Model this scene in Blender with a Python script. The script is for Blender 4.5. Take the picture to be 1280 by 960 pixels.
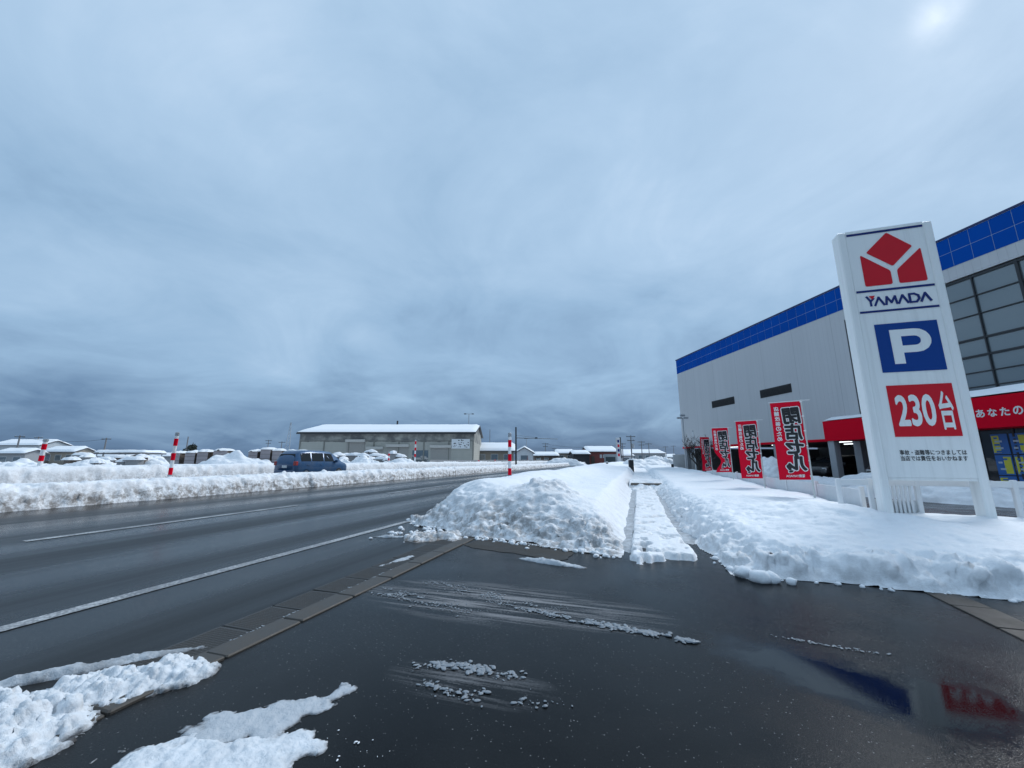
import bpy, math, random
import numpy as np
from mathutils import Vector, Matrix

for o in list(bpy.data.objects):
    bpy.data.objects.remove(o)
scene = bpy.context.scene
col = scene.collection
R = math.radians

# ------------------------------------------------------------------ camera
CAM_H = 1.25
PITCH = math.atan(95 / 490)
cam_data = bpy.data.cameras.new('camera')
cam_data.sensor_width = 36.0
cam_data.lens = 490 / 1280 * 36
cam_data.clip_start = 0.05
cam_data.clip_end = 6000
cam = bpy.data.objects.new('camera', cam_data)
col.objects.link(cam)
cam.location = (0, 0, CAM_H)
cam.rotation_euler = (math.pi / 2 + PITCH, 0, 0)
scene.camera = cam

# ------------------------------------------------------------------ light
SUN_AZ, SUN_EL = R(53.7), R(39.5)          # where the sun glows through the cloud
sun_dir = Vector((math.sin(SUN_AZ) * math.cos(SUN_EL), math.cos(SUN_AZ) * math.cos(SUN_EL), math.sin(SUN_EL)))
sd = bpy.data.lights.new('sun', 'SUN')
sd.energy = 1.4
sd.angle = R(24)
sd.color = (0.97, 0.985, 1.0)
sun = bpy.data.objects.new('sun', sd)
col.objects.link(sun)
sun.rotation_euler = (-sun_dir).to_track_quat('-Z', 'Y').to_euler()

world = bpy.data.worlds.new('World')
scene.world = world
world.use_nodes = True
wn, wl = world.node_tree.nodes, world.node_tree.links
wn.clear()


def wnode(t, **kw):
    n = wn.new(t)
    for k, v in kw.items():
        setattr(n, k, v)
    return n


def wmath(op, a, b=None, clamp=False):
    n = wn.new('ShaderNodeMath')
    n.operation = op
    n.use_clamp = clamp
    for i, v in enumerate((a, b)):
        if v is None:
            continue
        if isinstance(v, (int, float)):
            n.inputs[i].default_value = v
        else:
            wl.new(v, n.inputs[i])
    return n.outputs[0]


tc = wnode('ShaderNodeTexCoord')
sep = wnode('ShaderNodeSeparateXYZ')
wl.new(tc.outputs['Generated'], sep.inputs[0])
zz = wmath('MAXIMUM', sep.outputs[2], 0.0)
den = wmath('ADD', zz, 0.28)
cx_ = wmath('DIVIDE', sep.outputs[0], den)
cy_ = wmath('DIVIDE', sep.outputs[1], den)
comb = wnode('ShaderNodeCombineXYZ')
wl.new(cx_, comb.inputs[0])
wl.new(cy_, comb.inputs[1])


def wnoise(scale, detail, rough, dist, off):
    mp = wnode('ShaderNodeMapping')
    mp.inputs['Location'].default_value = off
    wl.new(comb.outputs[0], mp.inputs[0])
    n = wnode('ShaderNodeTexNoise')
    n.inputs['Scale'].default_value = scale
    n.inputs['Detail'].default_value = detail
    n.inputs['Roughness'].default_value = rough
    n.inputs['Distortion'].default_value = dist
    wl.new(mp.outputs[0], n.inputs['Vector'])
    return n.outputs['Fac']


n1 = wnoise(0.85, 5, 0.5, 0.35, (3.1, 1.7, 0.4))
n2 = wnoise(1.9, 7, 0.56, 0.7, (8.3, 4.1, 2.2))
n3 = wnoise(5.5, 6, 0.6, 0.6, (2.3, 9.1, 5.2))
# the overcast is darkest in the distance, low over the horizon
elev = wmath('SUBTRACT', 1.0, wmath('EXPONENT', wmath('MULTIPLY', zz, -3.7)))
lum = wmath('ADD', wmath('MULTIPLY', elev, 0.68), 0.09)
cl = wmath('ADD', wmath('MULTIPLY', wmath('SUBTRACT', n1, 0.5), 0.50), wmath('MULTIPLY', wmath('SUBTRACT', n2, 0.5), 0.52))
cl = wmath('ADD', cl, wmath('MULTIPLY', wmath('SUBTRACT', n3, 0.5), 0.10))
lum = wmath('ADD', lum, cl)
# the sun behind thin cloud
dotn = wnode('ShaderNodeVectorMath', operation='DOT_PRODUCT')
wl.new(tc.outputs['Generated'], dotn.inputs[0])
dotn.inputs[1].default_value = sun_dir
dpos = wmath('MAXIMUM', dotn.outputs['Value'], 0.0)
lum = wmath('ADD', lum, wmath('MULTIPLY', wmath('POWER', dpos, 8.0), 0.0))
gl = wmath('MULTIPLY', wmath('POWER', dpos, 2600.0), wmath('MULTIPLY', wmath('SUBTRACT', n3, 0.28), 0.9))
lum = wmath('ADD', lum, gl)
ramp = wnode('ShaderNodeValToRGB')
cr_ = ramp.color_ramp
cr_.elements[0].position = 0.0
cr_.elements[0].color = (0.046, 0.090, 0.165, 1)
cr_.elements[1].position = 1.0
cr_.elements[1].color = (0.48, 0.58, 0.70, 1)
for ps, c_ in ((0.2, (0.088, 0.156, 0.262, 1)), (0.5, (0.212, 0.326, 0.462, 1)), (0.7, (0.290, 0.408, 0.545, 1))):
    e_ = cr_.elements.new(ps)
    e_.color = c_
wl.new(lum, ramp.inputs[0])
sky = wnode('ShaderNodeTexSky', sky_type='NISHITA')
sky.sun_disc = False
sky.sun_elevation = SUN_EL
sky.sun_rotation = SUN_AZ
bg_sky = wnode('ShaderNodeBackground')
bg_sky.inputs['Strength'].default_value = 0.05
wl.new(sky.outputs[0], bg_sky.inputs['Color'])
bg_cl = wnode('ShaderNodeBackground')
bg_cl.inputs['Strength'].default_value = 1.0
wl.new(ramp.outputs['Color'], bg_cl.inputs['Color'])
mixs = wnode('ShaderNodeMixShader')
mixs.inputs[0].default_value = 0.93         # cloud cover
wl.new(bg_sky.outputs[0], mixs.inputs[1])
wl.new(bg_cl.outputs[0], mixs.inputs[2])
wout = wnode('ShaderNodeOutputWorld')
wl.new(mixs.outputs[0], wout.inputs[0])

scene.view_settings.view_transform = 'Standard'
scene.view_settings.look = 'None'
scene.view_settings.exposure = 0.65
scene.view_settings.gamma = 1.0
scene.view_settings.use_curve_mapping = False
scene.render.engine = 'CYCLES'
scene.cycles.max_bounces = 6

# ------------------------------------------------------------------ frames of reference
ROAD = R(17.6)                 # the road runs 17.6 degrees right of the view axis
CR, SR = math.cos(ROAD), math.sin(ROAD)


def W(lat, along, z=0.0):      # road frame -> world
    return Vector((lat * CR + along * SR, -lat * SR + along * CR, z))


def at(px, depth):             # a bearing (pixel column of the photo) and a depth -> ground position
    return Vector(((px - 640) / 499 * depth, depth, 0))


def zat(py, depth):
    return CAM_H + (575 - py) * depth / 499


def road_z(lat):               # crossfall of the carriageway
    return np.clip((-4.66 - np.asarray(lat, float)) * 0.025, 0.0, 0.2)


# ------------------------------------------------------------------ noise
def _hash(ix, iy, iz, seed):
    h = (ix.astype(np.int64) * 374761393 + iy.astype(np.int64) * 668265263 + iz.astype(np.int64) * 2147483647 + seed * 974711) & 0xFFFFFFFF
    h = ((h ^ (h >> 13)) * 1274126177) & 0xFFFFFFFF
    h = ((h ^ (h >> 16)) * 2246822519) & 0xFFFFFFFF
    return ((h ^ (h >> 15)) & 0xFFFF) / 65535.0


def vnoise(x, y, z=0.0, seed=0):
    x, y, z = np.broadcast_arrays(np.asarray(x, float), np.asarray(y, float), np.asarray(z, float))
    ix, iy, iz = np.floor(x), np.floor(y), np.floor(z)
    fx, fy, fz = x - ix, y - iy, z - iz
    fx, fy, fz = fx * fx * (3 - 2 * fx), fy * fy * (3 - 2 * fy), fz * fz * (3 - 2 * fz)
    r = 0
    for a in (0, 1):
        for b in (0, 1):
            for c in (0, 1):
                w = (fx if a else 1 - fx) * (fy if b else 1 - fy) * (fz if c else 1 - fz)
                r = r + w * _hash(ix + a, iy + b, iz + c, seed)
    return r


def fbm(x, y, z=0.0, seed=0, octs=4, gain=0.5):
    s, a, t = 0, 1.0, 0
    for k in range(octs):
        s = s + a * vnoise(x * 2 ** k, y * 2 ** k, np.asarray(z) * 2 ** k, seed + k * 17)
        t += a
        a *= gain
    return s / t


def cells(x, y, z, seed=0):
    """cellular noise: a random value per broken piece, and the gap to its neighbour"""
    ix, iy, iz = np.floor(x), np.floor(y), np.floor(z)
    f1 = np.full(x.shape, 9.0)
    f2 = np.full(x.shape, 9.0)
    val = np.zeros(x.shape)
    for a in (-1, 0, 1):
        for b in (-1, 0, 1):
            for c in (-1, 0, 1):
                cx, cy, cz = ix + a, iy + b, iz + c
                dx = cx + _hash(cx, cy, cz, seed) - x
                dy = cy + _hash(cx, cy, cz, seed + 1) - y
                dz = cz + _hash(cx, cy, cz, seed + 2) - z
                d = np.sqrt(dx * dx + dy * dy + dz * dz)
                near = d < f1
                f2 = np.where(near, f1, np.minimum(f2, d))
                val = np.where(near, _hash(cx, cy, cz, seed + 3), val)
                f1 = np.where(near, d, f1)
    return val, f2 - f1


def broken(X, Y, Z, k, scale, seed):
    """push whole pieces in or out, with cracks between them, like ploughed slabs"""
    nx, ny, nz = normals(X, Y, Z)
    w = (fbm(X * scale, Y * scale, Z * scale, seed + 50, 2) - .5) * .7
    v, g = cells(X * scale + w, Y * scale - w, Z * scale * 1.3, seed)
    d = k * ((v - .5) * 1.5 * sstep(0, .22, g) - .35 * (1 - sstep(0, .10, g)))
    return X + nx * d, Y + ny * d, Z + nz * d


def sstep(a, b, x):
    t = np.clip((x - a) / (b - a), 0, 1)
    return t * t * (3 - 2 * t)


# ------------------------------------------------------------------ materials
MATS = {}


class NT:
    def __init__(self, name):
        self.m = bpy.data.materials.new(name)
        self.m.use_nodes = True
        self.n = self.m.node_tree.nodes
        self.l = self.m.node_tree.links
        self.b = self.n['Principled BSDF']
        self.tc = None

    def set(self, k, v):
        s = self.b.inputs[k]
        if hasattr(v, 'is_output') or isinstance(v, bpy.types.NodeSocket):
            self.l.new(v, s)
        else:
            s.default_value = v

    def coord(self):
        if not self.tc:
            self.tc = self.n.new('ShaderNodeTexCoord')
        return self.tc.outputs['Object']

    def mapped(self, sc=(1, 1, 1), loc=(0, 0, 0), rot=(0, 0, 0)):
        m = self.n.new('ShaderNodeMapping')
        m.inputs['Scale'].default_value = sc
        m.inputs['Location'].default_value = loc
        m.inputs['Rotation'].default_value = rot
        self.l.new(self.coord(), m.inputs[0])
        return m.outputs[0]

    def noise(self, scale, detail=4, rough=0.5, vec=None, dist=0.0):
        n = self.n.new('ShaderNodeTexNoise')
        n.inputs['Scale'].default_value = scale
        n.inputs['Detail'].default_value = detail
        n.inputs['Roughness'].default_value = rough
        n.inputs['Distortion'].default_value = dist
        self.l.new(vec or self.coord(), n.inputs['Vector'])
        return n.outputs['Fac']

    def voronoi(self, scale, vec=None, feature='F1'):
        n = self.n.new('ShaderNodeTexVoronoi')
        n.feature = feature
        n.inputs['Scale'].default_value = scale
        self.l.new(vec or self.coord(), n.inputs['Vector'])
        return n

    def ramp(self, fac, stops):
        n = self.n.new('ShaderNodeValToRGB')
        e = n.color_ramp.elements
        while len(e) < len(stops):
            e.new(0.5)
        for el, (p, c) in zip(e, stops):
            el.position = p
            el.color = (c, c, c, 1) if isinstance(c, (int, float)) else (*c, 1)
        self.l.new(fac, n.inputs[0])
        return n.outputs['Color']

    def mix(self, fac, a, b):
        n = self.n.new('ShaderNodeMix')
        n.data_type = 'RGBA'
        for s, v in ((n.inputs[0], fac), (n.inputs[6], a), (n.inputs[7], b)):
            if isinstance(v, bpy.types.NodeSocket):
                self.l.new(v, s)
            elif isinstance(v, (int, float)):
                s.default_value = v
            else:
                s.default_value = (*v, 1)
        return n.outputs[2]

    def math(self, op, a, b=None, c=None, clamp=False):
        n = self.n.new('ShaderNodeMath')
        n.operation = op
        n.use_clamp = clamp
        for i, v in enumerate((a, b, c)):
            if v is None:
                continue
            if isinstance(v, (int, float)):
                n.inputs[i].default_value = v
            else:
                self.l.new(v, n.inputs[i])
        return n.outputs[0]

    def attr(self, name):
        n = self.n.new('ShaderNodeAttribute')
        n.attribute_name = name
        return n.outputs['Fac']

    def xyz(self):
        n = self.n.new('ShaderNodeSeparateXYZ')
        self.l.new(self.coord(), n.inputs[0])
        return n.outputs

    def bump(self, h, strength=0.3, dist=0.01, prev=None):
        n = self.n.new('ShaderNodeBump')
        n.inputs['Strength'].default_value = strength
        n.inputs['Distance'].default_value = dist
        self.l.new(h, n.inputs['Height'])
        if prev is not None:
            self.l.new(prev, n.inputs['Normal'])
        self.l.new(n.outputs[0], self.b.inputs['Normal'])
        return n.outputs[0]


def plain(name, colr, rough=0.6, metal=0.0, var=0.12, scale=6.0, bump=0.0, spec=0.5):
    if name in MATS:
        return MATS[name]
    t = NT(name)
    nf = t.noise(scale, 5, 0.6)
    a = tuple(c * (1 - var) for c in colr)
    b = tuple(min(1, c * (1 + var)) for c in colr)
    t.set('Base Color', t.mix(nf, a, b))
    t.set('Roughness', t.math('MULTIPLY_ADD', nf, 0.2, rough - 0.1, clamp=True))
    t.set('Metallic', metal)
    t.set('Specular IOR Level', spec)
    if bump:
        t.bump(t.noise(scale * 8, 4, 0.6), bump, 0.01)
    MATS[name] = t.m
    return t.m


def snow_mat(name, dirt_col=(0.12, 0.095, 0.075), tint=(0.88, 0.90, 0.925), bump=0.35, grime=1.0):
    t = NT(name)
    d = t.attr('dirt')
    n = t.noise(6.5, 8, 0.72)
    n2 = t.noise(28.0, 5, 0.6)
    f = t.math('MULTIPLY', d, t.math('MULTIPLY', t.ramp(n, [(0.40, 0.0), (0.58, 1.0)]), grime), clamp=True)
    f = t.math('MAXIMUM', f, t.math('MULTIPLY', t.math('SUBTRACT', d, 0.75, clamp=True), 3.0, clamp=True))
    c = t.mix(t.noise(1.3, 5, 0.55), tint, tuple(x * 0.94 for x in tint))
    t.set('Base Color', t.mix(f, c, dirt_col))
    t.set('Roughness', t.math('MULTIPLY_ADD', n2, 0.25, 0.5))
    t.set('Specular IOR Level', 0.25)
    b1 = t.bump(t.noise(14, 6, 0.7), bump, 0.04)
    t.bump(t.noise(90, 3, 0.6), bump * 0.6, 0.008, b1)
    MATS[name] = t.m
    return t.m


SNOW = snow_mat('snow')
SNOW_DIRTY = snow_mat('snow_ploughed', grime=1.1, bump=.5)
SNOW_SOFT = snow_mat('snow_soft', bump=0.15)
SNOW_WET = snow_mat('wet_snow', dirt_col=(0.055, 0.055, 0.058), tint=(0.74, 0.78, 0.82), bump=.45)
SLUSH = snow_mat('slush', dirt_col=(0.05, 0.05, 0.053), tint=(0.50, 0.54, 0.58), bump=0.5)
ICE = NT('wet_slush')
ICE.set('Base Color', ICE.mix(ICE.noise(16, 5, .6), (.22, .25, .28), (.46, .49, .52)))
ICE.set('Roughness', .28)
ICE.set('Transmission Weight', .25)
ICE.set('IOR', 1.31)
ICE.bump(ICE.noise(120, 4, .6), .4, .004)
ICE = ICE.m


def asphalt_mat(name, puddle=False, streak=False, base=0.007):
    t = NT(name)
    xyz = t.xyz()
    vo = t.voronoi(170)
    agg = t.ramp(vo.outputs['Distance'], [(0.0, 1.0), (0.55, 0.0)])
    sp = t.voronoi(60)
    speck = t.math('MULTIPLY', t.math('LESS_THAN', sp.outputs['Distance'], 0.20), t.math('GREATER_THAN', t.noise(47, 2), 0.60))
    big = t.noise(0.9, 5, 0.55)
    c = t.mix(agg, (base * 0.7, base * 0.72, base * 0.78), (base * 1.6, base * 1.65, base * 1.75))
    c = t.mix(t.ramp(big, [(0.35, 0.0), (0.7, 0.5)]), c, (base * 1.7, base * 1.7, base * 1.75))
    damp = t.ramp(t.noise(0.45, 6, 0.62, dist=0.6), [(0.42, 0.0), (0.56, 1.0)])
    c = t.mix(damp, c, tuple(base * q for q in (1.7, 1.75, 1.8)))
    c = t.mix(t.math('MULTIPLY', speck, 0.40), c, (0.42, 0.42, 0.42))
    rough = t.ramp(t.noise(1.7, 6, 0.6), [(0.3, 0.13), (0.72, 0.30)])
    rough = t.math('ADD', rough, t.math('MULTIPLY', damp, 0.04))
    bump_amt = 0.15
    if streak:                               # wheel tracks polished along the road
        st = t.noise(1.0, 5, 0.6, vec=t.mapped((2.1, 0.10, 1)))
        lane = t.math('SINE', t.math('MULTIPLY', xyz[0], 3.3))
        tr = t.math('ADD', t.math('MULTIPLY', lane, 0.18), st)
        rough = t.ramp(tr, [(0.25, 0.12), (0.5, 0.26), (0.75, 0.42)])
        c = t.mix(t.ramp(tr, [(0.3, 0.0), (0.75, 0.75)]), c, (base * 2.4, base * 2.5, base * 2.6))
    if puddle:
        nz = t.noise(3.4, 8, 0.72)
        masks = []
        for (cx, cy, rx, ry, rot) in ((1.05, 3.0, 0.75, 0.30, -0.55), (1.55, 2.95, 0.28, 0.30, 0.0)):
            ca, sa = math.cos(rot), math.sin(rot)
            dx = t.math('SUBTRACT', xyz[0], cx)
            dy = t.math('SUBTRACT', xyz[1], cy)
            qx = t.math('DIVIDE', t.math('ADD', t.math('MULTIPLY', dx, ca), t.math('MULTIPLY', dy, sa)), rx)
            qy = t.math('DIVIDE', t.math('SUBTRACT', t.math('MULTIPLY', dy, ca), t.math('MULTIPLY', dx, sa)), ry)
            q = t.math('SQRT', t.math('ADD', t.math('MULTIPLY', qx, qx), t.math('MULTIPLY', qy, qy)))
            q = t.math('ADD', q, t.math('MULTIPLY', t.math('SUBTRACT', nz, 0.5), 1.5))
            masks.append(t.math('SUBTRACT', 1.0, t.math('DIVIDE', t.math('SUBTRACT', q, 0.62), 0.55), clamp=True))
        pm = masks[0]
        for q in masks[1:]:
            pm = t.math('MAXIMUM', pm, q)
        rough = t.mix(pm, rough, (0.04, 0.04, 0.04))
        c = t.mix(pm, c, (base * 0.55, base * 0.55, base * 0.6))
        # thin slush smeared by tyres across the driveway
        sm = t.noise(1.0, 7, 0.72, vec=t.mapped((0.9, 14.0, 1), rot=(0, 0, 0.16)), dist=0.25)
        sx = t.math('DIVIDE', t.math('ADD', xyz[0], 1.25), 1.55)
        sy = t.math('DIVIDE', t.math('SUBTRACT', xyz[1], 3.6), 0.55)
        area = t.math('SUBTRACT', 1.0, t.math('ADD', t.math('MULTIPLY', sx, sx), t.math('MULTIPLY', sy, sy)), clamp=True)
        ux = t.math('DIVIDE', t.math('ADD', xyz[0], 1.0), 0.55)
        uy = t.math('DIVIDE', t.math('SUBTRACT', xyz[1], 2.34), 0.24)
        area = t.math('MAXIMUM', area, t.math('MULTIPLY', 0.45, t.math('SUBTRACT', 1.0, t.math('ADD', t.math('MULTIPLY', ux, ux), t.math('MULTIPLY', uy, uy)), clamp=True)))
        gr = t.noise(60, 3, 0.7)
        smf = t.math('MULTIPLY', t.ramp(t.math('MULTIPLY_ADD', gr, 0.22, sm), [(0.58, 0.0), (0.72, 1.0)]), t.math('MULTIPLY', area, 1.3), clamp=True)
        c = t.mix(t.math('MULTIPLY', smf, 0.75), c, (0.30, 0.30, 0.31))
        rough = t.mix(smf, rough, (0.6, 0.6, 0.6))
        bs = t.math('SUBTRACT', 1.0, t.math('MULTIPLY', pm, 0.93))
    t.set('Base Color', c)
    t.set('Roughness', rough)
    t.set('IOR', 1.31)
    t.set('Specular IOR Level', t.math('MULTIPLY_ADD', pm, 0.40, 0.27) if puddle else 0.27)
    h = t.math('ADD', t.math('MULTIPLY', agg, 0.6), t.math('MULTIPLY', t.noise(80, 4, 0.7), 0.35))
    if puddle:
        h = t.math('MULTIPLY', h, bs)
    t.bump(h, bump_amt, 0.006)
    MATS[name] = t.m
    return t.m


ASPHALT = asphalt_mat('wet_asphalt', puddle=True)
ASPHALT_ROAD = asphalt_mat('wet_road_asphalt', streak=True, base=0.008)


def concrete_mat(name, c, wet=0.45):
    t = NT(name)
    n = t.noise(4, 7, 0.65)
    sp = t.voronoi(120)
    cc = t.mix(t.ramp(n, [(0.3, 0.0), (0.7, 1.0)]), tuple(x * 0.62 for x in c), c)
    cc = t.mix(t.ramp(sp.outputs['Distance'], [(0.0, 0.35), (0.4, 0.0)]), cc, tuple(x * 1.5 for x in c))
    t.set('Base Color', cc)
    t.set('Roughness', t.ramp(n, [(0.3, wet - 0.12), (0.7, wet + 0.15)]))
    t.set('Specular IOR Level', 0.2)
    t.bump(t.noise(120, 4, 0.7), 0.35, 0.004)
    MATS[name] = t.m
    return t.m


CONC = concrete_mat('wet_concrete', (0.085, 0.077, 0.068))
CONC_SLAB = concrete_mat('wet_gutter_concrete', (0.058, 0.054, 0.05), 0.38)
CONC_PALE = concrete_mat('pale_concrete', (0.30, 0.31, 0.32), 0.7)
CONC_BROWN = concrete_mat('brown_concrete', (0.045, 0.040, 0.034), 0.50)


def paint_mat():
    t = NT('worn_road_paint')
    w = t.noise(40, 6, 0.75)
    w2 = t.noise(2.5, 4, 0.6)
    f = t.ramp(t.math('ADD', t.math('MULTIPLY', w, 0.75), t.math('MULTIPLY', w2, 0.35)), [(0.46, 0.0), (0.58, 1.0)])
    t.set('Base Color', t.mix(f, (0.50, 0.51, 0.51), (0.16, 0.16, 0.165)))
    t.set('Roughness', 0.42)
    t.bump(t.noise(70, 4, 0.6), 0.3, 0.004)
    return t.m


PAINT = paint_mat()
WHITE = plain('white_paint', (0.72, 0.74, 0.75), 0.4, var=0.05)
SIGN_WHITE = NT('sign_white')
_st = SIGN_WHITE.ramp(SIGN_WHITE.noise(1.0, 6, .65, vec=SIGN_WHITE.mapped((9, 9, .5))), [(.48, 0.0), (.78, .5)])
SIGN_WHITE.set('Base Color', SIGN_WHITE.mix(_st, (.84, .86, .85), (.58, .59, .58)))     # rain streaks
SIGN_WHITE.set('Roughness', .4)
SIGN_WHITE.set('Specular IOR Level', .3)
SIGN_WHITE = SIGN_WHITE.m
RED = plain('signal_red', (0.66, 0.002, 0.020), 0.6, var=0.08, spec=.06)
SIGN_RED = plain('sign_red', (0.62, 0.014, 0.028), 0.5, var=0.06, scale=3, spec=.18)
SIGN_BLUE = plain('sign_blue', (0.004, 0.050, 0.25), 0.5, var=0.06, scale=3, spec=.18)
SIGN_NAVY = plain('sign_navy', (0.014, 0.030, 0.16), 0.5, var=0.06, spec=.18)
BLACK = plain('black_print', (0.012, 0.012, 0.014), 0.5)
CLOTH_RED = plain('flag_red', (0.66, 0.006, 0.03), 0.8, var=0.10, scale=4, spec=.1)
CLOTH_WHITE = plain('flag_white', (0.75, 0.75, 0.76), 0.7, var=0.05)
DARK_METAL = plain('dark_metal', (0.03, 0.032, 0.036), 0.45, 0.3)
GALV = plain('galvanised_steel', (0.36, 0.38, 0.40), 0.45, 0.6)
POLE_CONC = plain('pole_concrete', (0.16, 0.16, 0.165), 0.8)
DARK = plain('dark_interior', (0.02, 0.02, 0.022), 0.7)


def fascia_mat():
    t = NT('blue_fascia')
    n = t.noise(0.6, 4, 0.5)
    oi = t.n.new('ShaderNodeObjectInfo')
    k = t.math('MULTIPLY_ADD', oi.outputs['Random'], 0.35, t.math('MULTIPLY', n, 0.5))
    t.set('Base Color', t.mix(k, (0.002, 0.060, 0.32), (0.003, 0.085, 0.42)))
    t.set('Roughness', 0.6)
    t.set('Specular IOR Level', 0.03)
    return t.m


FASCIA = fascia_mat()


def cladding_mat():
    t = NT('grey_metal_cladding')
    xyz = t.xyz()
    seam = t.math('ABSOLUTE', t.math('SINE', t.math('MULTIPLY', xyz[0], math.pi / 0.30)))
    n = t.noise(0.5, 5, 0.6, vec=t.mapped((1, 1, 0.15)))
    c = t.mix(n, (0.47, 0.475, 0.485), (0.55, 0.555, 0.565))
    pj = t.math('ABSOLUTE', t.math('SINE', t.math('MULTIPLY', xyz[0], math.pi / 3.0)))
    c = t.mix(t.ramp(t.noise(1.0, 6, .65, vec=t.mapped((2.2, 1, .06))), [(.45, 0.0), (.75, .22)]), c, (.36, .37, .38))
    c = t.mix(t.ramp(pj, [(0.0, 0.6), (0.02, 0.0)]), c, (.2, .21, .22))
    c = t.mix(t.ramp(seam, [(0.0, 0.45), (0.10, 0.0)]), c, (0.30, 0.31, 0.325))
    t.set('Base Color', c)
    t.set('Roughness', 0.42)
    t.set('Metallic', 0.15)
    t.bump(t.ramp(seam, [(0.0, 0.0), (0.2, 1.0)]), 0.4, 0.02)
    return t.m


CLAD = cladding_mat()


def glass_mat(name, c=(0.10, 0.125, 0.135), ior=2.3, rough=0.03):
    t = NT(name)
    t.set('Base Color', (*c, 1))
    t.set('Roughness', rough)
    t.set('IOR', ior)
    t.bump(t.noise(0.7, 2, 0.5), 0.08, 0.03)
    MATS[name] = t.m
    return t.m


GLASS = glass_mat('tinted_glass')
CAR_GLASS = glass_mat('car_glass', (0.015, 0.02, 0.025), 1.30, 0.08)


def carpaint(name, c):
    t = NT(name)
    t.set('Base Color', (*c, 1))
    t.set('Roughness', 0.32)
    t.set('Metallic', 0.25)
    t.set('Coat Weight', 0.6)
    t.set('Coat Roughness', 0.1)
    n = t.noise(3, 5, 0.6)
    t.set('Base Color', t.mix(t.ramp(n, [(0.35, 0.0), (0.8, 0.35)]), c, (0.16, 0.16, 0.16)))   # road-salt film
    return t.m


def lamp_mat():
    t = NT('fluorescent_tube')
    t.set('Emission Color', (0.9, 0.97, 1, 1))
    t.set('Emission Strength', 1.2)
    return t.m


LAMP = lamp_mat()


# ------------------------------------------------------------------ mesh building
class MB:
    def __init__(self):
        self.v, self.f = [], []

    def add(self, vs, fs):
        o = len(self.v)
        self.v += [tuple(p) for p in vs]
        self.f += [tuple(i + o for i in f) for f in fs]
        return self

    def box(self, x0, x1, y0, y1, z0, z1):
        return self.add([(x0, y0, z0), (x1, y0, z0), (x1, y1, z0), (x0, y1, z0), (x0, y0, z1), (x1, y0, z1), (x1, y1, z1), (x0, y1, z1)],
                        [(0, 3, 2, 1), (4, 5, 6, 7), (0, 1, 5, 4), (1, 2, 6, 5), (2, 3, 7, 6), (3, 0, 4, 7)])

    def bbox(self, x0, x1, y0, y1, z0, z1, b=0.01):
        """box with its vertical edges and top edges chamfered"""
        def ring(i, z):
            return [(x0 + i, y0, z), (x1 - i, y0, z), (x1, y0 + i, z), (x1, y1 - i, z), (x1 - i, y1, z), (x0 + i, y1, z), (x0, y1 - i, z), (x0, y0 + i, z)]
        def inner(z):
            return [(x0 + 2 * b, y0 + b, z), (x1 - 2 * b, y0 + b, z), (x1 - b, y0 + 2 * b, z), (x1 - b, y1 - 2 * b, z), (x1 - 2 * b, y1 - b, z), (x0 + 2 * b, y1 - b, z), (x0 + b, y1 - 2 * b, z), (x0 + b, y0 + 2 * b, z)]
        vs = ring(b, z0) + ring(b, z1 - b) + inner(z1)
        fs = [tuple(range(7, -1, -1)), tuple(range(16, 24))]
        for k in range(2):
            for i in range(8):
                j = (i + 1) % 8
                fs.append((k * 8 + i, k * 8 + j, k * 8 + 8 + j, k * 8 + 8 + i))
        return self.add(vs, fs)

    def tube(self, pts, rads, seg=8, caps=True):
        pts = [Vector(p) for p in pts]
        if isinstance(rads, (int, float)):
            rads = [rads] * len(pts)
        vs, fs = [], []
        for i, p in enumerate(pts):
            d = (pts[min(i + 1, len(pts) - 1)] - pts[max(i - 1, 0)]).normalized()
            up = Vector((0, 0, 1)) if abs(d.z) < 0.95 else Vector((1, 0, 0))
            a = d.cross(up).normalized()
            b = d.cross(a).normalized()
            for k in range(seg):
                t = 2 * math.pi * k / seg
                vs.append(p + (a * math.cos(t) + b * math.sin(t)) * rads[i])
        for i in range(len(pts) - 1):
            for k in range(seg):
                j = (k + 1) % seg
                fs.append((i * seg + k, i * seg + j, (i + 1) * seg + j, (i + 1) * seg + k))
        if caps:
            fs.append(tuple(range(seg - 1, -1, -1)))
            n = (len(pts) - 1) * seg
            fs.append(tuple(range(n, n + seg)))
        return self.add(vs, fs)

    def prism(self, poly, y0, y1):
        """polygon in xz, extruded from y0 (front) to y1"""
        n = len(poly)
        vs = [(x, y0, z) for x, z in poly] + [(x, y1, z) for x, z in poly]
        fs = [tuple(range(n)), tuple(range(2 * n - 1, n - 1, -1))]
        for i in range(n):
            j = (i + 1) % n
            fs.append((i, i + n, j + n, j))
        return self.add(vs, fs)

    def build(self, name, mat, parent=None, smooth=False):
        me = bpy.data.meshes.new(name)
        me.from_pydata(self.v, [], self.f)
        me.validate()
        import bmesh
        bm = bmesh.new()
        bm.from_mesh(me)
        bmesh.ops.recalc_face_normals(bm, faces=bm.faces)
        bm.to_mesh(me)
        bm.free()
        if smooth:
            me.shade_smooth()
        me.materials.append(mat)
        o = bpy.data.objects.new(name, me)
        col.objects.link(o)
        if parent:
            o.parent = parent
        return o


def tag(o, label=None, cat=None, group=None, kind=None):
    if label:
        o['label'] = label
    if cat:
        o['category'] = cat
    if group:
        o['group'] = group
    if kind:
        o['kind'] = kind
    return o


def thing(name, label, cat, loc=(0, 0, 0), rz=0.0, group=None):
    o = bpy.data.objects.new(name, None)
    o.empty_display_size = 0.2
    col.objects.link(o)
    o.location = loc
    o.rotation_euler = (0, 0, rz)
    return tag(o, label, cat, group)


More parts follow.
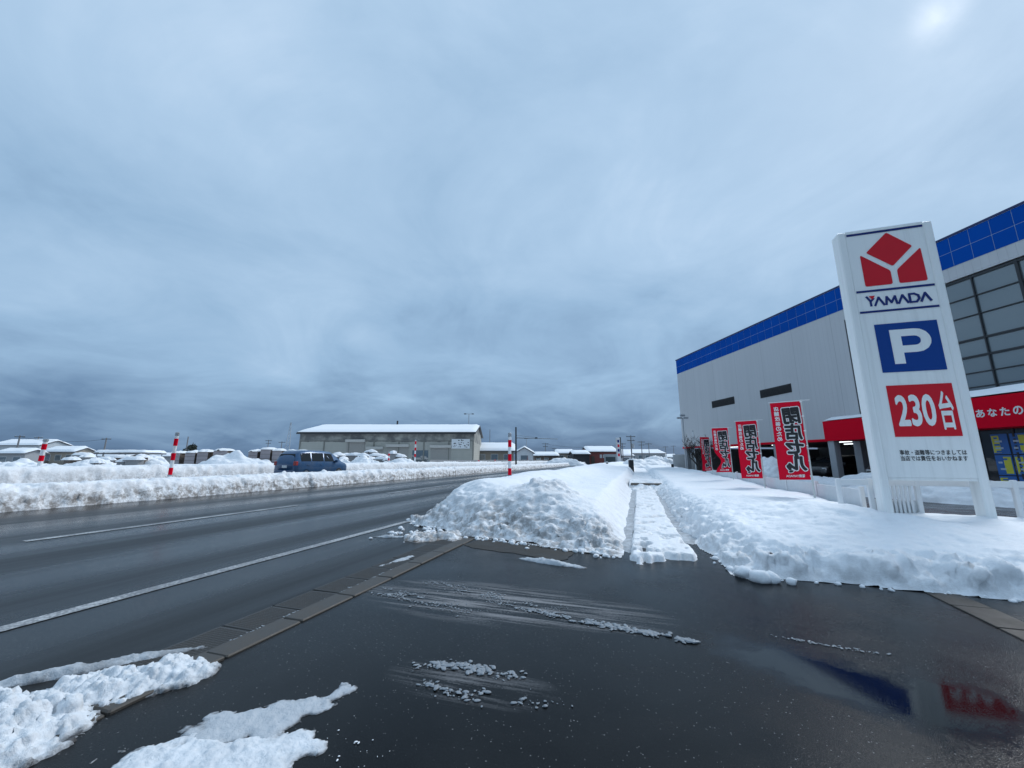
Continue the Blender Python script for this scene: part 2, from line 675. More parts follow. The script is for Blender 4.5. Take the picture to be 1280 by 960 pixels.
def mesh_obj(name, me, mat, parent=None):
    me.materials.append(mat)
    o = bpy.data.objects.new(name, me)
    col.objects.link(o)
    if parent:
        o.parent = parent
    return o


def copy_tree(o, parent=None):
    c = o.copy()
    col.objects.link(c)
    c.parent = parent
    for ch in list(o.children):
        copy_tree(ch, c)
    return c


def text_mesh(s, size, offset=0.0, sx=1.0, sy=1.0, extrude=0.0, align='LEFT', spacing=1.0):
    c = bpy.data.curves.new('text', 'FONT')
    c.body = s
    c.size = 1.0
    c.offset = offset
    c.extrude = extrude / size
    c.align_x = align
    c.space_character = spacing
    c.resolution_u = 4
    o = bpy.data.objects.new('text', c)
    col.objects.link(o)
    dg = bpy.context.evaluated_depsgraph_get()
    me = bpy.data.meshes.new_from_object(o.evaluated_get(dg))
    bpy.data.objects.remove(o)
    bpy.data.curves.remove(c)
    n = len(me.vertices)
    co = np.empty(n * 3)
    me.vertices.foreach_get('co', co)
    co = co.reshape(-1, 3)
    co[:, 0] *= size * sx
    co[:, 1] *= size * sy
    co[:, 2] *= size
    me.vertices.foreach_set('co', co.ravel())
    me.materials.clear()
    return me, co


def tris(me):
    me.calc_loop_triangles()
    return [tuple(t.vertices) for t in me.loop_triangles]


def grid_mesh(name, X, Y, Z, mat, dirt=None, keep=None, frame=True, smooth=True):
    """structured grid (numpy arrays) -> one mesh object in the road frame"""
    nr, nc = X.shape
    idx = np.arange(nr * nc).reshape(nr, nc)
    q = np.stack([idx[:-1, :-1], idx[:-1, 1:], idx[1:, 1:], idx[1:, :-1]], -1)
    if keep is not None:
        k = keep[:-1, :-1] | keep[:-1, 1:] | keep[1:, 1:] | keep[1:, :-1]
        q = q[k]
    q = q.reshape(-1, 4)
    used = np.unique(q)
    remap = np.full(nr * nc, -1)
    remap[used] = np.arange(len(used))
    q = remap[q]
    co = np.stack([X.ravel(), Y.ravel(), Z.ravel()], -1)[used]
    me = bpy.data.meshes.new(name)
    me.vertices.add(len(co))
    me.vertices.foreach_set('co', co.ravel())
    me.loops.add(q.size)
    me.loops.foreach_set('vertex_index', q.ravel().astype(np.int32))
    me.polygons.add(len(q))
    me.polygons.foreach_set('loop_start', np.arange(0, q.size, 4, dtype=np.int32))
    me.update(calc_edges=True)
    me.validate()
    if smooth:
        me.shade_smooth()
    a = me.attributes.new('dirt', 'FLOAT', 'POINT')
    d = np.zeros(len(co)) if dirt is None else dirt.ravel()[used]
    a.data.foreach_set('value', d.astype(np.float32))
    o = mesh_obj(name, me, mat)
    if frame:
        o.rotation_euler = (0, 0, -ROAD)
    return o


def normals(X, Y, Z):
    def g(a):
        return np.gradient(a, axis=0), np.gradient(a, axis=1)
    xr, xc = g(X)
    yr, yc = g(Y)
    zr, zc = g(Z)
    nx = yc * zr - zc * yr
    ny = zc * xr - xc * zr
    nz = xc * yr - yc * xr
    l = np.sqrt(nx * nx + ny * ny + nz * nz) + 1e-9
    nx, ny, nz = nx / l, ny / l, nz / l
    s = np.where(nz < 0, -1, 1)
    return nx * s, ny * s, nz * s


def chunky(X, Y, Z, amt, scale, seed, floor=None):
    """push the surface along its normal with lumpy 3-D noise"""
    nx, ny, nz = normals(X, Y, Z)
    d = fbm(X * scale, Y * scale, Z * scale, seed, 5, 0.55) - 0.5
    lump = np.abs(fbm(X * scale * 1.9, Y * scale * 1.9, Z * scale * 1.9, seed + 91, 3, 0.5) - 0.5) * 2
    k = amt * (d * 1.6 + (0.30 - lump) * 0.7)
    X, Y, Z = X + nx * k, Y + ny * k, Z + nz * k
    if floor is not None:
        Z = np.maximum(Z, floor)
    return X, Y, Z


def spaced(a0, a1, s0, growth):
    """positions from a0 to a1 whose spacing grows with distance"""
    r, x = [a0], a0
    while x < a1:
        x += max(s0, growth * abs(x))
        r.append(x)
    return np.array(r)


# ================================================================== the ground
def sheet(name, lat0, lat1, al0, al1, z, mat, nx=2, ny=2, zf=None):
    X, Y = np.meshgrid(np.linspace(lat0, lat1, nx), np.linspace(al0, al1, ny))
    Z = np.full(X.shape, float(z)) + (zf(X) if zf else 0)
    return tag(grid_mesh(name, X, Y, Z, mat, smooth=False), kind='structure')


sheet('ground', -2500, 2500, -1500, 3500, -0.08, SNOW_SOFT)
sheet('driveway', -2.59, 45, -25, 75, 0.0, ASPHALT)
road = sheet('road', -13.6, -3.12, -40, 320, 0.0, ASPHALT_ROAD, 60, 2, road_z)
sheet('far_carriageway', -22.5, -13.6, -40, 320, 0.15, ASPHALT_ROAD)


def marking(name, lat, w, al0, al1):
    n = 2
    X, Y = np.meshgrid([lat - w / 2, lat + w / 2], np.linspace(al0, al1, n))
    o = grid_mesh(name, X, Y, road_z(X) + 0.006, PAINT, frame=False, smooth=False)
    o.parent = road
    return o


marking('edge_line', -4.63, 0.14, -12, 60)
for a0 in (-13.9, -5.2, 3.57, 12.3, 21.0, 29.8, 38.5, 47.2):
    marking('lane_dash', -8.5, 0.13, a0, a0 + 4.85)

# gutter of precast slabs and a flush kerb
gut = thing('gutter', 'kerbside gutter', None)
del gut['label']
tag(gut, kind='structure')
gut.rotation_euler = (0, 0, -ROAD)
rnd = random.Random(4)
slab_me = kerb_me = None
sl = MB().bbox(-0.163, 0.163, -0.216, 0.216, -0.07, 0.0, 0.006)
for i in range(-5, 6):          # the fine grooves of the slab face
    for j in range(-7, 8):
        x, y = i * 0.026, j * 0.026
        sl.add([(x - .010, y - .010, .0006), (x + .010, y - .010, .0006), (x + .010, y + .010, .0006), (x - .010, y + .010, .0006), (x, y, .0035)], [(0, 1, 4), (1, 2, 4), (2, 3, 4), (3, 0, 4)])
slab0 = sl.build('gutter_slab', CONC_SLAB, gut)
kerb0 = MB().bbox(-0.098, 0.098, -0.296, 0.296, -0.1, 0.0, 0.008).build('kerb_stone', CONC, gut)
for k in range(26):
    o = slab0 if k == 0 else slab0.copy()
    if k:
        col.objects.link(o)
        o.parent = gut
    o.location = (-2.955, -2.2 + k * 0.445, 0.006 + rnd.uniform(-.004, .004))
    o.rotation_euler = (rnd.uniform(-.006, .006), rnd.uniform(-.008, .008), rnd.uniform(-.004, .004))
for k in range(20):
    o = kerb0 if k == 0 else kerb0.copy()
    if k:
        col.objects.link(o)
        o.parent = gut
    o.location = (-2.69, -2.4 + k * 0.602, 0.016 + rnd.uniform(-.003, .003))
    o.rotation_euler = (rnd.uniform(-.004, .004), rnd.uniform(-.006, .006), 0)
MB().box(-3.12, -2.59, -2.6, 9.8, -0.12, -0.03).build('bedding', CONC_BROWN, gut)


def blob_sheet(name, pts, z, mat, seed=0):
    """thin flat patch with a wandering outline (road frame)"""
    out = []
    n = len(pts)
    for i in range(n):
        a, b = Vector(pts[i]), Vector(pts[(i + 1) % n])
        for k in range(10):
            p = a.lerp(b, k / 10)
            d = float(fbm(p.x * 4, p.y * 4, 0, seed, 4)) - 0.5
            nrm = Vector((b.y - a.y, a.x - b.x)).normalized()
            p = p + nrm * d * 0.22
            out.append((p.x, p.y, z))
    o = MB().add(out, [tuple(range(len(out)))]).build(name, mat)
    o.rotation_euler = (0, 0, -ROAD)
    return tag(o, kind='structure')


blob_sheet('pavement_patch', [(-2.5, 6.4), (-2.56, 5.7), (-2.0, 5.45), (-1.1, 5.2), (-0.9, 5.35), (-0.9, 6.2)], 0.004, CONC_BROWN, 3)

# drain slabs by the right-hand bank
dr = thing('drain_cover', None, None)
tag(dr, kind='structure')
dr.location = W(2.66, 4.46, 0.0)
dr.rotation_euler = (0, 0, -ROAD - R(2))
for k in range(5):
    MB().bbox(-0.14, 0.14, -0.246, 0.246, -0.05, 0.008, 0.006).build('drain_slab', CONC_BROWN, dr).location = (0, 0.5 - k * 0.5, 0.002 * (k % 2))

# ================================================================== snow banks
def front_left(lat):            # where the left bank's broken front meets the driveway
    return np.interp(lat, [-4.85, -4.3, -3.5, -2.7, -1.6, -0.9, -0.3, 0.2], [7.75, 7.2, 6.75, 6.3, 6.05, 5.85, 5.62, 5.6])


def make_left_bank():
    al = spaced(5.3, 90, 0.026, 0.0042)
    lt = np.concatenate([np.linspace(-5.1, -4.0, 40), np.linspace(-3.97, -0.9, 90), np.linspace(-0.88, -0.16, 42)])
    X, Y = np.meshgrid(lt, al)
    wob = (fbm(X * 2.2, Y * 2.2, 0, 5, 4) - 0.5)
    dl = X + 4.80 + wob * 0.45 + 0.35 * (fbm(Y * 0.5, Y * 0 + 3, 0, 9, 2) - 0.5)
    df = Y - front_left(X) + wob * 0.5
    dr_ = -0.30 - X + wob * 0.08 + 0.12 * (fbm(Y * 0.35, Y * 0, 0, 12, 2) - 0.5)
    ht = 0.52 + 0.30 * np.exp(-((X + 3.3) / 1.0) ** 2) + 0.24 * (fbm(X * .7, Y * .5, 0, 21, 4) - 0.5)
    ht += 0.30 * np.exp(-((X + 1.75) / .55) ** 2 - ((Y - 7.9) / .9) ** 2)
    ht += 0.10 * np.exp(-((X + 1.6) / .18) ** 2 - ((Y - 8.3) / .25) ** 2)
    ht += 0.12 * sstep(14, 40, Y)
    h = ht * sstep(-.05, 0.95, dl) ** 0.75 * sstep(-.1, 1.75, df) ** 0.72 * sstep(-.03, 0.62, dr_) ** 0.8
    inside = np.minimum(np.minimum(dl, df), dr_)
    Z = h + 0.004
    rough_zone = np.clip(1 - sstep(0.5, 1.9, df), 0, 1)
    rough_zone = np.maximum(rough_zone, 1 - sstep(0.3, 0.9, dl))
    rough_zone = np.maximum(rough_zone, np.exp(-((X + 1.75) / .8) ** 2 - ((Y - 7.9) / 1.0) ** 2) * .9)
    rough_zone = np.maximum(rough_zone, 0.16)
    X2, Y2, Z2 = chunky(X, Y, Z, 1.0, 5.0, 31)
    k = rough_zone * 0.12 * sstep(0, .12, inside) * (0.35 + 0.65 * sstep(4, 7, 26 - Y))
    X, Y, Z = X + (X2 - X) * k, Y + (Y2 - Y) * k, Z + (Z2 - Z) * k
    patchy = sstep(.40, .58, fbm(X * 1.4, Y * 1.4, Z * 1.4, 66, 3))
    kz = np.clip(rough_zone - .17, 0, 1) * sstep(0, .15, inside) * patchy
    X, Y, Z = broken(X, Y, Z, kz * 0.10, 3.6, 900)
    X, Y, Z = broken(X, Y, Z, kz * 0.035, 9.0, 930)
    X2, Y2, Z2 = chunky(X, Y, Z, 1.0, 16.0, 77)
    k = (rough_zone - .1) * 0.030 * sstep(0, .08, inside)
    X, Y, Z = X + (X2 - X) * k, Y + (Y2 - Y) * k, Z + (Z2 - Z) * k
    dirt = 0.55 * rough_zone * (1 - sstep(.15, .7, h)) + 0.35 * (1 - sstep(0, .5, dl)) + 0.20 * np.exp(-((X + 2.3) / .5) ** 2 - ((Y - 6.9) / .5) ** 2)
    dirt += 0.28 * np.exp(-((X + 1.9) / .7) ** 2 - ((Y - 7.7) / .6) ** 2)
    o = grid_mesh('snow_bank', X, Y, np.maximum(Z, -0.01), SNOW_DIRTY, np.clip(dirt, 0, .74), keep=inside > 0.0)
    tag(o, kind='structure')


make_left_bank()


def right_front(lat):
    return np.interp(lat, [0.8, 1.1, 1.4, 2.2, 3.3, 5.0, 12], [5.35, 5.02, 5.15, 5.12, 5.08, 4.9, 4.6])


def right_height(X, Y):
    ht = 0.40 + 0.14 * (fbm(X * .8, Y * .6, 0, 41, 3) - 0.5)
    ht += 0.20 * np.exp(-((X - 2.7) / .8) ** 2 - ((Y - 7.4) / .9) ** 2)
    ht += 0.10 * np.exp(-((X - 2.0) / .8) ** 2 - ((Y - 10) / 2.5) ** 2)
    ht += 0.12 * sstep(12, 30, Y)
    ht -= 0.07 * sstep(3.6, 4.4, X) * (1 - sstep(10, 12, Y))
    return ht


def make_right_bank():
    al = spaced(4.4, 70, 0.028, 0.0045)
    lt = np.concatenate([np.linspace(0.42, 1.8, 70), np.linspace(1.83, 4.4, 80), np.linspace(4.45, 12, 90)])
    X, Y = np.meshgrid(lt, al)
    wob = fbm(X * 2.0, Y * 2.0, 0, 55, 4) - 0.5
    df = Y - right_front(X) + wob * 0.22
    dt = X - np.interp(Y, [5.0, 6.2, 8.0, 20], [0.94, 0.86, 0.66, 0.60]) + wob * 0.16 - 0.10 * (fbm(Y * .5, Y * 0, 0, 61, 2) - .5)
    # the lot behind the sign is cleared: the bank ends behind the fence
    back = np.where(X < 4.15, 99.0, 9.55 - Y)
    back = np.minimum(back, np.where(Y > 9.0, 4.35 - X + wob * .3, 99))
    back = np.where(Y <= 9.0, np.where(X < 4.15, 99, 9.5 - Y), back)
    ht = right_height(X, Y)
    lip = 0.74 + 0.26 * sstep(0.2, 2.6, df)
    h = ht * lip * (0.78 * sstep(-.02, 0.24 + wob * .2, df) ** .75 + .22 * sstep(.2 + wob * .5, .9 + wob * .5, df)) * sstep(-.03, 0.62, dt) ** 0.8 * sstep(0, 0.5, back)
    inside = np.minimum(np.minimum(df, dt), back)
    Z = h + 0.003
    # layered face left by the plough
    rz = np.maximum(1 - sstep(0.25, 0.75, df), (1 - sstep(0.3, 0.6, dt)))
    X2, Y2, Z2 = chunky(X, Y, Z, 1.0, 4.0, 71)
    k = (rz * 0.12 + 0.06 * (1 - sstep(8, 14, Y))) * sstep(0, .10, inside)
    X, Y, Z = X + (X2 - X) * k, Y + (Y2 - Y) * k, Z + (Z2 - Z) * k
    pz = sstep(.42, .58, fbm(X * 1.5, Y * 1.5, Z * 2, 666, 3)) * rz * sstep(0, .1, inside)
    X, Y, Z = broken(X, Y, Z, pz * 0.045, 4.5, 960)
    X, Y, Z = broken(X, Y, Z, pz * 0.03, 11.0, 970)
    X2, Y2, Z2 = chunky(X, Y, Z, 1.0, 15.0, 83)
    k = (rz * 0.03 + .006) * sstep(0, .06, inside)
    X, Y, Z = X + (X2 - X) * k, Y + (Y2 - Y) * k, Z + (Z2 - Z) * k
    dirt = 0.25 * rz * (1 - sstep(.05, .3, h))
    o = grid_mesh('snow_bank', X, Y, np.maximum(Z, -0.01), SNOW, dirt, keep=inside > 0.0)
    tag(o, kind='structure')


make_right_bank()


def make_path():
    al = spaced(5.2, 60, 0.022, 0.004)
    lt = np.linspace(-0.45, 1.0, 80)
    X, Y = np.meshgrid(lt, al)
    wob = fbm(X * 3, Y * 3, 0, 101, 4) - 0.5
    f0 = 5.42 + 0.35 * (X + .2) + wob * 0.35
    df = Y - f0 + 0.30 * (fbm(X * 7, Y * 7, 0, 141, 3) - .5)
    dl = X + 0.19 + wob * .03 + .3 * sstep(17, 17.8, Y)
    rr = np.interp(Y, [5, 6, 7, 9, 30], [0.62, 0.66, 0.60, 0.55, 0.6]) + .5 * sstep(17, 17.8, Y)
    dr_ = rr - X + wob * .14
    inside = np.minimum(np.minimum(df, dl), dr_)
    h = 0.085 * sstep(0, .06, inside) + 0.05 * (fbm(X * 4, Y * 2.2, 0, 111, 4) - .5)
    holes = sstep(.58, .66, fbm(X * 5.5 + 3, Y * 5.0, 0, 127, 3)) * (1 - sstep(6.2, 7.6, Y))
    prints = sstep(.56, .70, fbm(X * 6, Y * 4.2, 0, 131, 2))
    h = h - holes * 0.12 - prints * 0.028
    h = h + 0.26 * sstep(17.2, 18.6, Y + wob) * (1 - .7 * sstep(20, 24, Y))
    Z = np.maximum(h, -0.02)
    o = grid_mesh('footpath', X, Y, Z, SNOW, np.clip(holes * .3 + .12 + .25 * prints, 0, .7), keep=(inside > 0))
    tag(o, kind='structure')
    # slushy wheel ruts either side of the trodden strip
    for (l0, l1, a0, sd_, zz_) in ((-0.40, -0.17, 5.75, 7, 0.024), (0.48, 1.0, 6.5, 9, 0.04)):
        lt = np.linspace(l0, l1, 24)
        X, Y = np.meshgrid(lt, spaced(a0, 60, 0.025, 0.005))
        Z = zz_ + 0.035 * (fbm(X * 5, Y * 1.6, 0, sd_, 4) - .5)
        Z -= 0.05 * (1 - sstep(a0, a0 + .6, Y + .5 * (fbm(X * 5, Y * 5, 0, 3, 2) - .5)))
        d = 0.42 + 0 * X
        tag(grid_mesh('slush_rut', X, Y, Z, SLUSH, d), 'grey slush lying in the rut beside the trodden footpath' if l0 < 0 else 'grey slush lying between trodden footpath and the cut bank', 'slush', kind='stuff')


make_path()
MB_bar = MB().bbox(-0.62, 0.62, -0.08, 0.08, 0, 0.09, 0.015)


def ridge_bank(name, lat0, lat1, al0, al1, height, base, seed, s0, growth, dirt_amt, mat, both=True, lump=0.14, ncol=44, tail=None):
    al = spaced(0.01, al1 - al0, s0, 0)
    if growth:
        al = [0.0]
        while al[-1] < al1 - al0:
            d = math.hypot(lat0, al0 + al[-1])
            al.append(al[-1] + max(s0, growth * d))
        al = np.array(al)
    lt = np.linspace(lat0, lat1, ncol)
    X, Y = np.meshgrid(lt, al + al0)
    wob = fbm(X * 1.6, Y * 1.6, 0, seed, 4) - .5
    dn = np.abs(lat0 - X) + wob * .16
    df = np.abs(lat1 - X)
    ht = height * (1 + 0.22 * (fbm(X * .6, Y * .4, 0, seed + 3, 3) - .5))
    h = ht * sstep(0, 0.42, dn) ** .65 * (sstep(0, .5, df) if both else 1)
    Z = base + h
    X0 = X
    for amt, sc, s_ in ((lump, 3.6, 5), (lump * .5, 11.0, 6)):
        X2, Y2, Z2 = chunky(X, Y, Z, 1.0, sc, seed + s_)
        k = amt * sstep(0, .1, dn) * (0.25 + .75 * (1 - sstep(.5, 1.0, dn)))
        X, Y, Z = X + (X2 - X) * k, Y + (Y2 - Y) * k, Z + (Z2 - Z) * k
    X, Y, Z = broken(X, Y, Z, .10 * sstep(0, .1, dn) * (1 - sstep(.55, 1.0, dn)) * sstep(.38, .55, fbm(X * 1.2, Y * 1.2, 0, seed + 70, 3)), 4.5, seed + 40)
    Z[:, 0] = base - .12
    if both:
        Z[:, -1] = base - .12
    splash = (1 - sstep(.25, 1.0, h / height))
    dirt = dirt_amt * splash * (0.65 + .7 * (fbm(X0 * 1.5, Y * 1.5, 0, seed + 9, 3) - .5)) + 0.10
    o = grid_mesh(name, X, Y, Z, mat, np.clip(dirt, 0, .74))
    return tag(o, kind='structure')


ridge_bank('snow_bank', -12.45, -14.5, -8, 150, 0.54, 0.17, 201, 0.05, 0.0035, 1.15, SNOW_DIRTY, lump=.11, ncol=48)
ridge_bank('snow_bank', -21.4, -24.5, -10, 150, 0.86, 0.12, 301, 0.08, 0.004, 0.50, SNOW_DIRTY, both=False, lump=.10, ncol=50)

# snow lying over the land beyond the far bank
X, Y = np.meshgrid(np.linspace(-24.4, -160, 120), np.linspace(-20, 240, 160))
Z = 0.75 - 0.45 * sstep(24, 30, -X) + 0.35 * (fbm(X * .12, Y * .12, 0, 401, 4) - .5)
tag(grid_mesh('snow_field', X, Y, Z, SNOW_SOFT), kind='structure')


# loose lumps broken off the banks
def lump_mesh(seed, r=1.0):
    import bmesh
    bm = bmesh.new()
    bmesh.ops.create_icosphere(bm, subdivisions=2, radius=1.0)
    for v in bm.verts:
        c = v.co.copy()
        d = float(fbm(c.x * 1.4 + seed * 7, c.y * 1.4, c.z * 1.4, seed, 3)) - .5
        v.co = c * (1 + d * 1.1)
        v.co.z *= 0.72
    vs = [tuple(v.co * r) for v in bm.verts]
    fs = [tuple(v.index for v in f.verts) for f in bm.faces]
    bm.free()
    return vs, fs


LUMPS = [lump_mesh(s) for s in range(6)]


def lumps(name, spots, mat, label, seed=1):
    m = MB()
    r_ = random.Random(seed)
    for (x, y, z, s) in spots:
        vs, fs = LUMPS[r_.randrange(6)]
        a = r_.uniform(0, 6.28)
        ca, sa = math.cos(a), math.sin(a)
        e = r_.uniform(.7, 1.4)
        m.add([((vx * ca - vy * sa * e) * s + x, (vx * sa + vy * ca * e) * s + y, vz * s + z + s * .35) for vx, vy, vz in vs], fs)
    o = m.build(name, mat, smooth=True)
    o.rotation_euler = (0, 0, -ROAD)
    return tag(o, label, 'snow', kind='stuff')


rr_ = random.Random(11)
sp = []
for k in range(170):
    lat = rr_.uniform(-4.75, -0.3)
    sp.append((lat, float(front_left(lat)) - abs(rr_.gauss(0, .10)) + .04, 0, rr_.choice((.012, .018, .025, .04))))
for k in range(60):
    sp.append((rr_.gauss(-3.6, .35), rr_.gauss(6.3, .25), 0, rr_.uniform(.012, .05)))
lumps('loose_snow', sp, SNOW_DIRTY, 'small snow crumbs fallen along the foot of the left bank', 2)
sp = []
for k in range(90):
    if k < 60:
        y = rr_.uniform(5.0, 9)
        sp.append((1.0 - abs(rr_.gauss(0, .06)), y, 0, rr_.uniform(.012, .045)))
    else:
        x = rr_.uniform(1.1, 4)
        sp.append((x, float(right_front(x)) - abs(rr_.gauss(0, .05)), 0, rr_.uniform(.01, .028)))
lumps('loose_snow', sp, SNOW, 'small snow crumbs along the foot of the cut bank below the sign', 3)
for k, (x, y, s) in enumerate(((1.14, 4.98, .10), (1.24, 5.02, .085), (1.02, 5.12, .09), (1.42, 5.0, .055))):
    vs, fs = LUMPS[k]
    o = MB().add([(a * s, b * s, c * s + s * .5) for a, b, c in vs], fs).build('snow_chunk', SNOW, smooth=True)
    o.location = W(x, y, 0)
    tag(o, ('largest rounded snow chunk at the corner of the cut bank', 'rounded snow chunk pressed against the largest one at the bank corner', 'rounded snow chunk on the path side of the cut bank corner', 'small separate snow chunk beside the cut bank corner')[k], 'snow chunk', 'snow chunks at the bank corner')


# ---- thin patches of snow and slush left on the driveway
def snow_patch(name, label, cx, cy, lx, ly, rot, hmax, seed, thr, mat, dirt=0.1, res=0.012, sharp=2.2, noise_sc=3.0, stretch=1.0, kind=None, amp=1.3):
    nx, ny = int(2 * lx / res), int(2 * ly / res)
    U, V = np.meshgrid(np.linspace(-1.25, 1.25, nx), np.linspace(-1.25, 1.25, ny))
    d = 1 - np.sqrt(U * U + V * V)
    px, py = U * lx, V * ly
    n = fbm(px * noise_sc / stretch, py * noise_sc, 0, seed, 6, .55) - .5
    n2 = fbm(px * noise_sc * 4 / stretch, py * noise_sc * 4, 0, seed + 5, 4, .6) - .5
    m = d + n * amp - thr
    h = hmax * sstep(0, 1.2 / sharp, m) ** .75 * np.clip(1 + n2 * 1.6, .15, 2)
    ca, sa = math.cos(rot), math.sin(rot)
    X = cx + px * ca - py * sa
    Y = cy + px * sa + py * ca
    Z = np.where(m > 0, h + .003, -.012)
    X2, Y2, Z2 = chunky(X, Y, Z, hmax * .42, noise_sc * 6, seed + 9)
    X2, Y2, Z2 = chunky(X2, Y2, Z2, min(.012, hmax * .2), 30.0, seed + 19)
    k = np.where(m > .05, 1.0, 0.0)
    X, Y, Z = X + (X2 - X) * k, Y + (Y2 - Y) * k, np.where(m > 0, np.maximum(Z2, .004), Z)
    o = grid_mesh(name, X, Y, Z, mat, np.clip(dirt + 1.0 * (1 - sstep(-.05, .16, m + n2 * .25)) + .25 * (1 - sstep(0, .35, m)), 0, 1), keep=m > 0)
    return tag(o, label, 'snow patch', kind=kind)


snow_patch('snow_patch', 'thick white wedge of old snow lying over the gutter and kerb', -2.86, 1.66, 0.54, 0.25, 0.80, 0.065, 501, 0.04, SNOW_WET, .08, .007, 2.2, 4.6, amp=1.2)
snow_patch('snow_patch', 'brownish slush ridge along the edge of the road beside the gutter', -3.22, 1.80, 0.62, 0.055, 0.84, 0.035, 511, 0.0, SLUSH, .45, .008, 1.5, 4.0, 2.0, amp=.8)
snow_patch('snow_patch', 'heap of old snow at the kerb end', -3.00, 1.18, 0.66, 0.30, 0.32, 0.11, 521, 0.0, SNOW_WET, .06, .008, 1.8, 3.6, amp=1.1)
snow_patch('snow_patch', 'flat icy snow patch with ragged arm on dark asphalt', -1.80, 1.77, 0.38, 0.20, 0.62, 0.009, 533, 0.16, SLUSH, .05, .006, 2.4, 6.5, amp=2.3)
snow_patch('snow_patch', 'wide melting snow patch on asphalt beyond the flush kerb', -1.74, 1.46, 0.44, 0.17, 0.30, 0.016, 541, 0.08, SNOW_WET, .12, .006, 2.4, 6.0, amp=2.2)
snow_patch('slush_ridge', 'lens-shaped slush strip near the foot of the left bank', -1.13, 5.08, 0.44, 0.075, -0.23, 0.035, 601, -.05, SLUSH, .05, .010, 1.6, 5.0, 2.0, amp=.5)
snow_patch('slush_ridge', 'dirty slush fan spilling from the left bank over the gutter', -3.30, 6.10, 0.62, 0.42, 0.55, 0.07, 621, .10, SNOW_DIRTY, .62, .014, 2.0, 3.6, amp=1.6)
snow_patch('slush_ridge', 'short slush streak on gutter slabs', -2.92, 4.75, 0.42, 0.07, 1.35, 0.014, 631, .25, SLUSH, .2, .009, 1.8, 6.0, 1.5, amp=2.0)
snow_patch('slush_ridge', 'small slush finger on the road beside the left bank', -4.0, 5.9, 0.26, 0.06, 0.30, 0.025, 641, .0, SLUSH, .2, .010, 1.8, 5.0, 1.5, amp=.8)


# ridges of icy crumbs pushed up by tyres and the plough
def crumb_ridge(label, path, n, width, s0, s1, seed, mat=None, clump=9.0, thr=.42, flat=.45):
    """path: list of (lat, along, weight); crumbs gather where the noise says so"""
    r_ = random.Random(seed)
    m_ = MB()
    seg = []
    for a, b in zip(path[:-1], path[1:]):
        seg.append((a, b, math.hypot(b[0] - a[0], b[1] - a[1])))
    tot = sum(q[2] for q in seg)
    made = 0
    tries = 0
    while made < n and tries < n * 12:
        tries += 1
        u = r_.uniform(0, tot)
        for a, b, l_ in seg:
            if u <= l_:
                break
            u -= l_
        f_ = min(1, u / l_)
        x, y, w_ = (a[i] + (b[i] - a[i]) * f_ for i in range(3))
        if r_.random() > w_:
            continue
        x += r_.gauss(0, width)
        y += r_.gauss(0, width)
        if float(fbm(x * clump, y * clump * 2, 0, seed, 2)) < thr:
            continue
        s = s0 * .6 + (s1 - s0) * w_ * r_.random() ** 2.2 * 1.5
        vs, fs = LUMPS[r_.randrange(6)]
        a_ = r_.uniform(0, 6.28)
        ca, sa = math.cos(a_), math.sin(a_)
        e = r_.uniform(.7, 2.4)
        m_.add([(vx * ca * s * e - vy * sa * s + x, (vx * sa * e + vy * ca) * s + y, (vz + .45) * s * flat + .003) for vx, vy, vz in vs], fs)
        made += 1
    o = m_.build('slush_ridge', mat or ICE, smooth=True)
    o.rotation_euler = (0, 0, -ROAD)
    return tag(o, label, 'slush', kind='stuff')


crumb_ridge('long thin slush ridge pushed diagonally across the driveway', [(-1.35, 3.60, .25), (-.85, 3.48, .6), (-.35, 3.38, .8), (.28, 3.29, 1.0)], 700, .026, .005, .017, 551, thr=.40)
crumb_ridge('faint slush line behind the long ridge on the driveway', [(-2.2, 3.95, .6), (-1.5, 3.75, .8), (-.7, 3.58, .5)], 600, .05, .002, .009, 561, thr=.48)
crumb_ridge('thin slush crumbs beside the gutter slabs on the driveway', [(-2.45, 3.55, .9), (-1.9, 3.42, .7), (-1.3, 3.25, .4)], 600, .06, .002, .009, 571, thr=.48)
crumb_ridge('broken row of icy slush lumps on middle of driveway', [(-1.42, 2.40, .6), (-1.2, 2.47, 1.0), (-.95, 2.48, .9), (-.72, 2.47, .5)], 230, .030, .004, .015, 581, thr=.40)
crumb_ridge('scattered icy slush crumbs in front of the broken slush row', [(-1.30, 2.24, .8), (-1.0, 2.24, .7), (-.7, 2.28, .8), (-.45, 2.26, .4)], 130, .040, .003, .014, 591, thr=.48)
crumb_ridge('thin slush line beside the puddle reflecting the store', [(.85, 3.55, .8), (1.25, 3.48, 1), (1.6, 3.45, .6)], 120, .012, .003, .008, 611, thr=.46)
crumb_ridge('narrow slush line between gutter slabs and flush kerb', [(-2.80, 2.3, .8), (-2.80, 3.2, .6), (-2.79, 4.3, 1.0)], 220, .012, .004, .011, 651, thr=.48)
crumb_ridge('icy crumbs strewn on the asphalt round the melting patch', [(-2.0, 1.5, 1), (-1.3, 1.7, .6), (-1.1, 1.6, .3)], 60, .06, .002, .006, 661, SNOW, thr=.4)

# crust bar across the path, beyond the first driveway
kb = MB_bar.build('kerb_beam', concrete_mat('beam_concrete', (.16, .14, .12), .6))
kb.location = W(0.24, 18.0, 0.20)
kb.rotation_euler = (0, 0, -ROAD)
tag(kb, 'grey brown kerb beam lying across the far end of the trodden footpath', 'kerb')

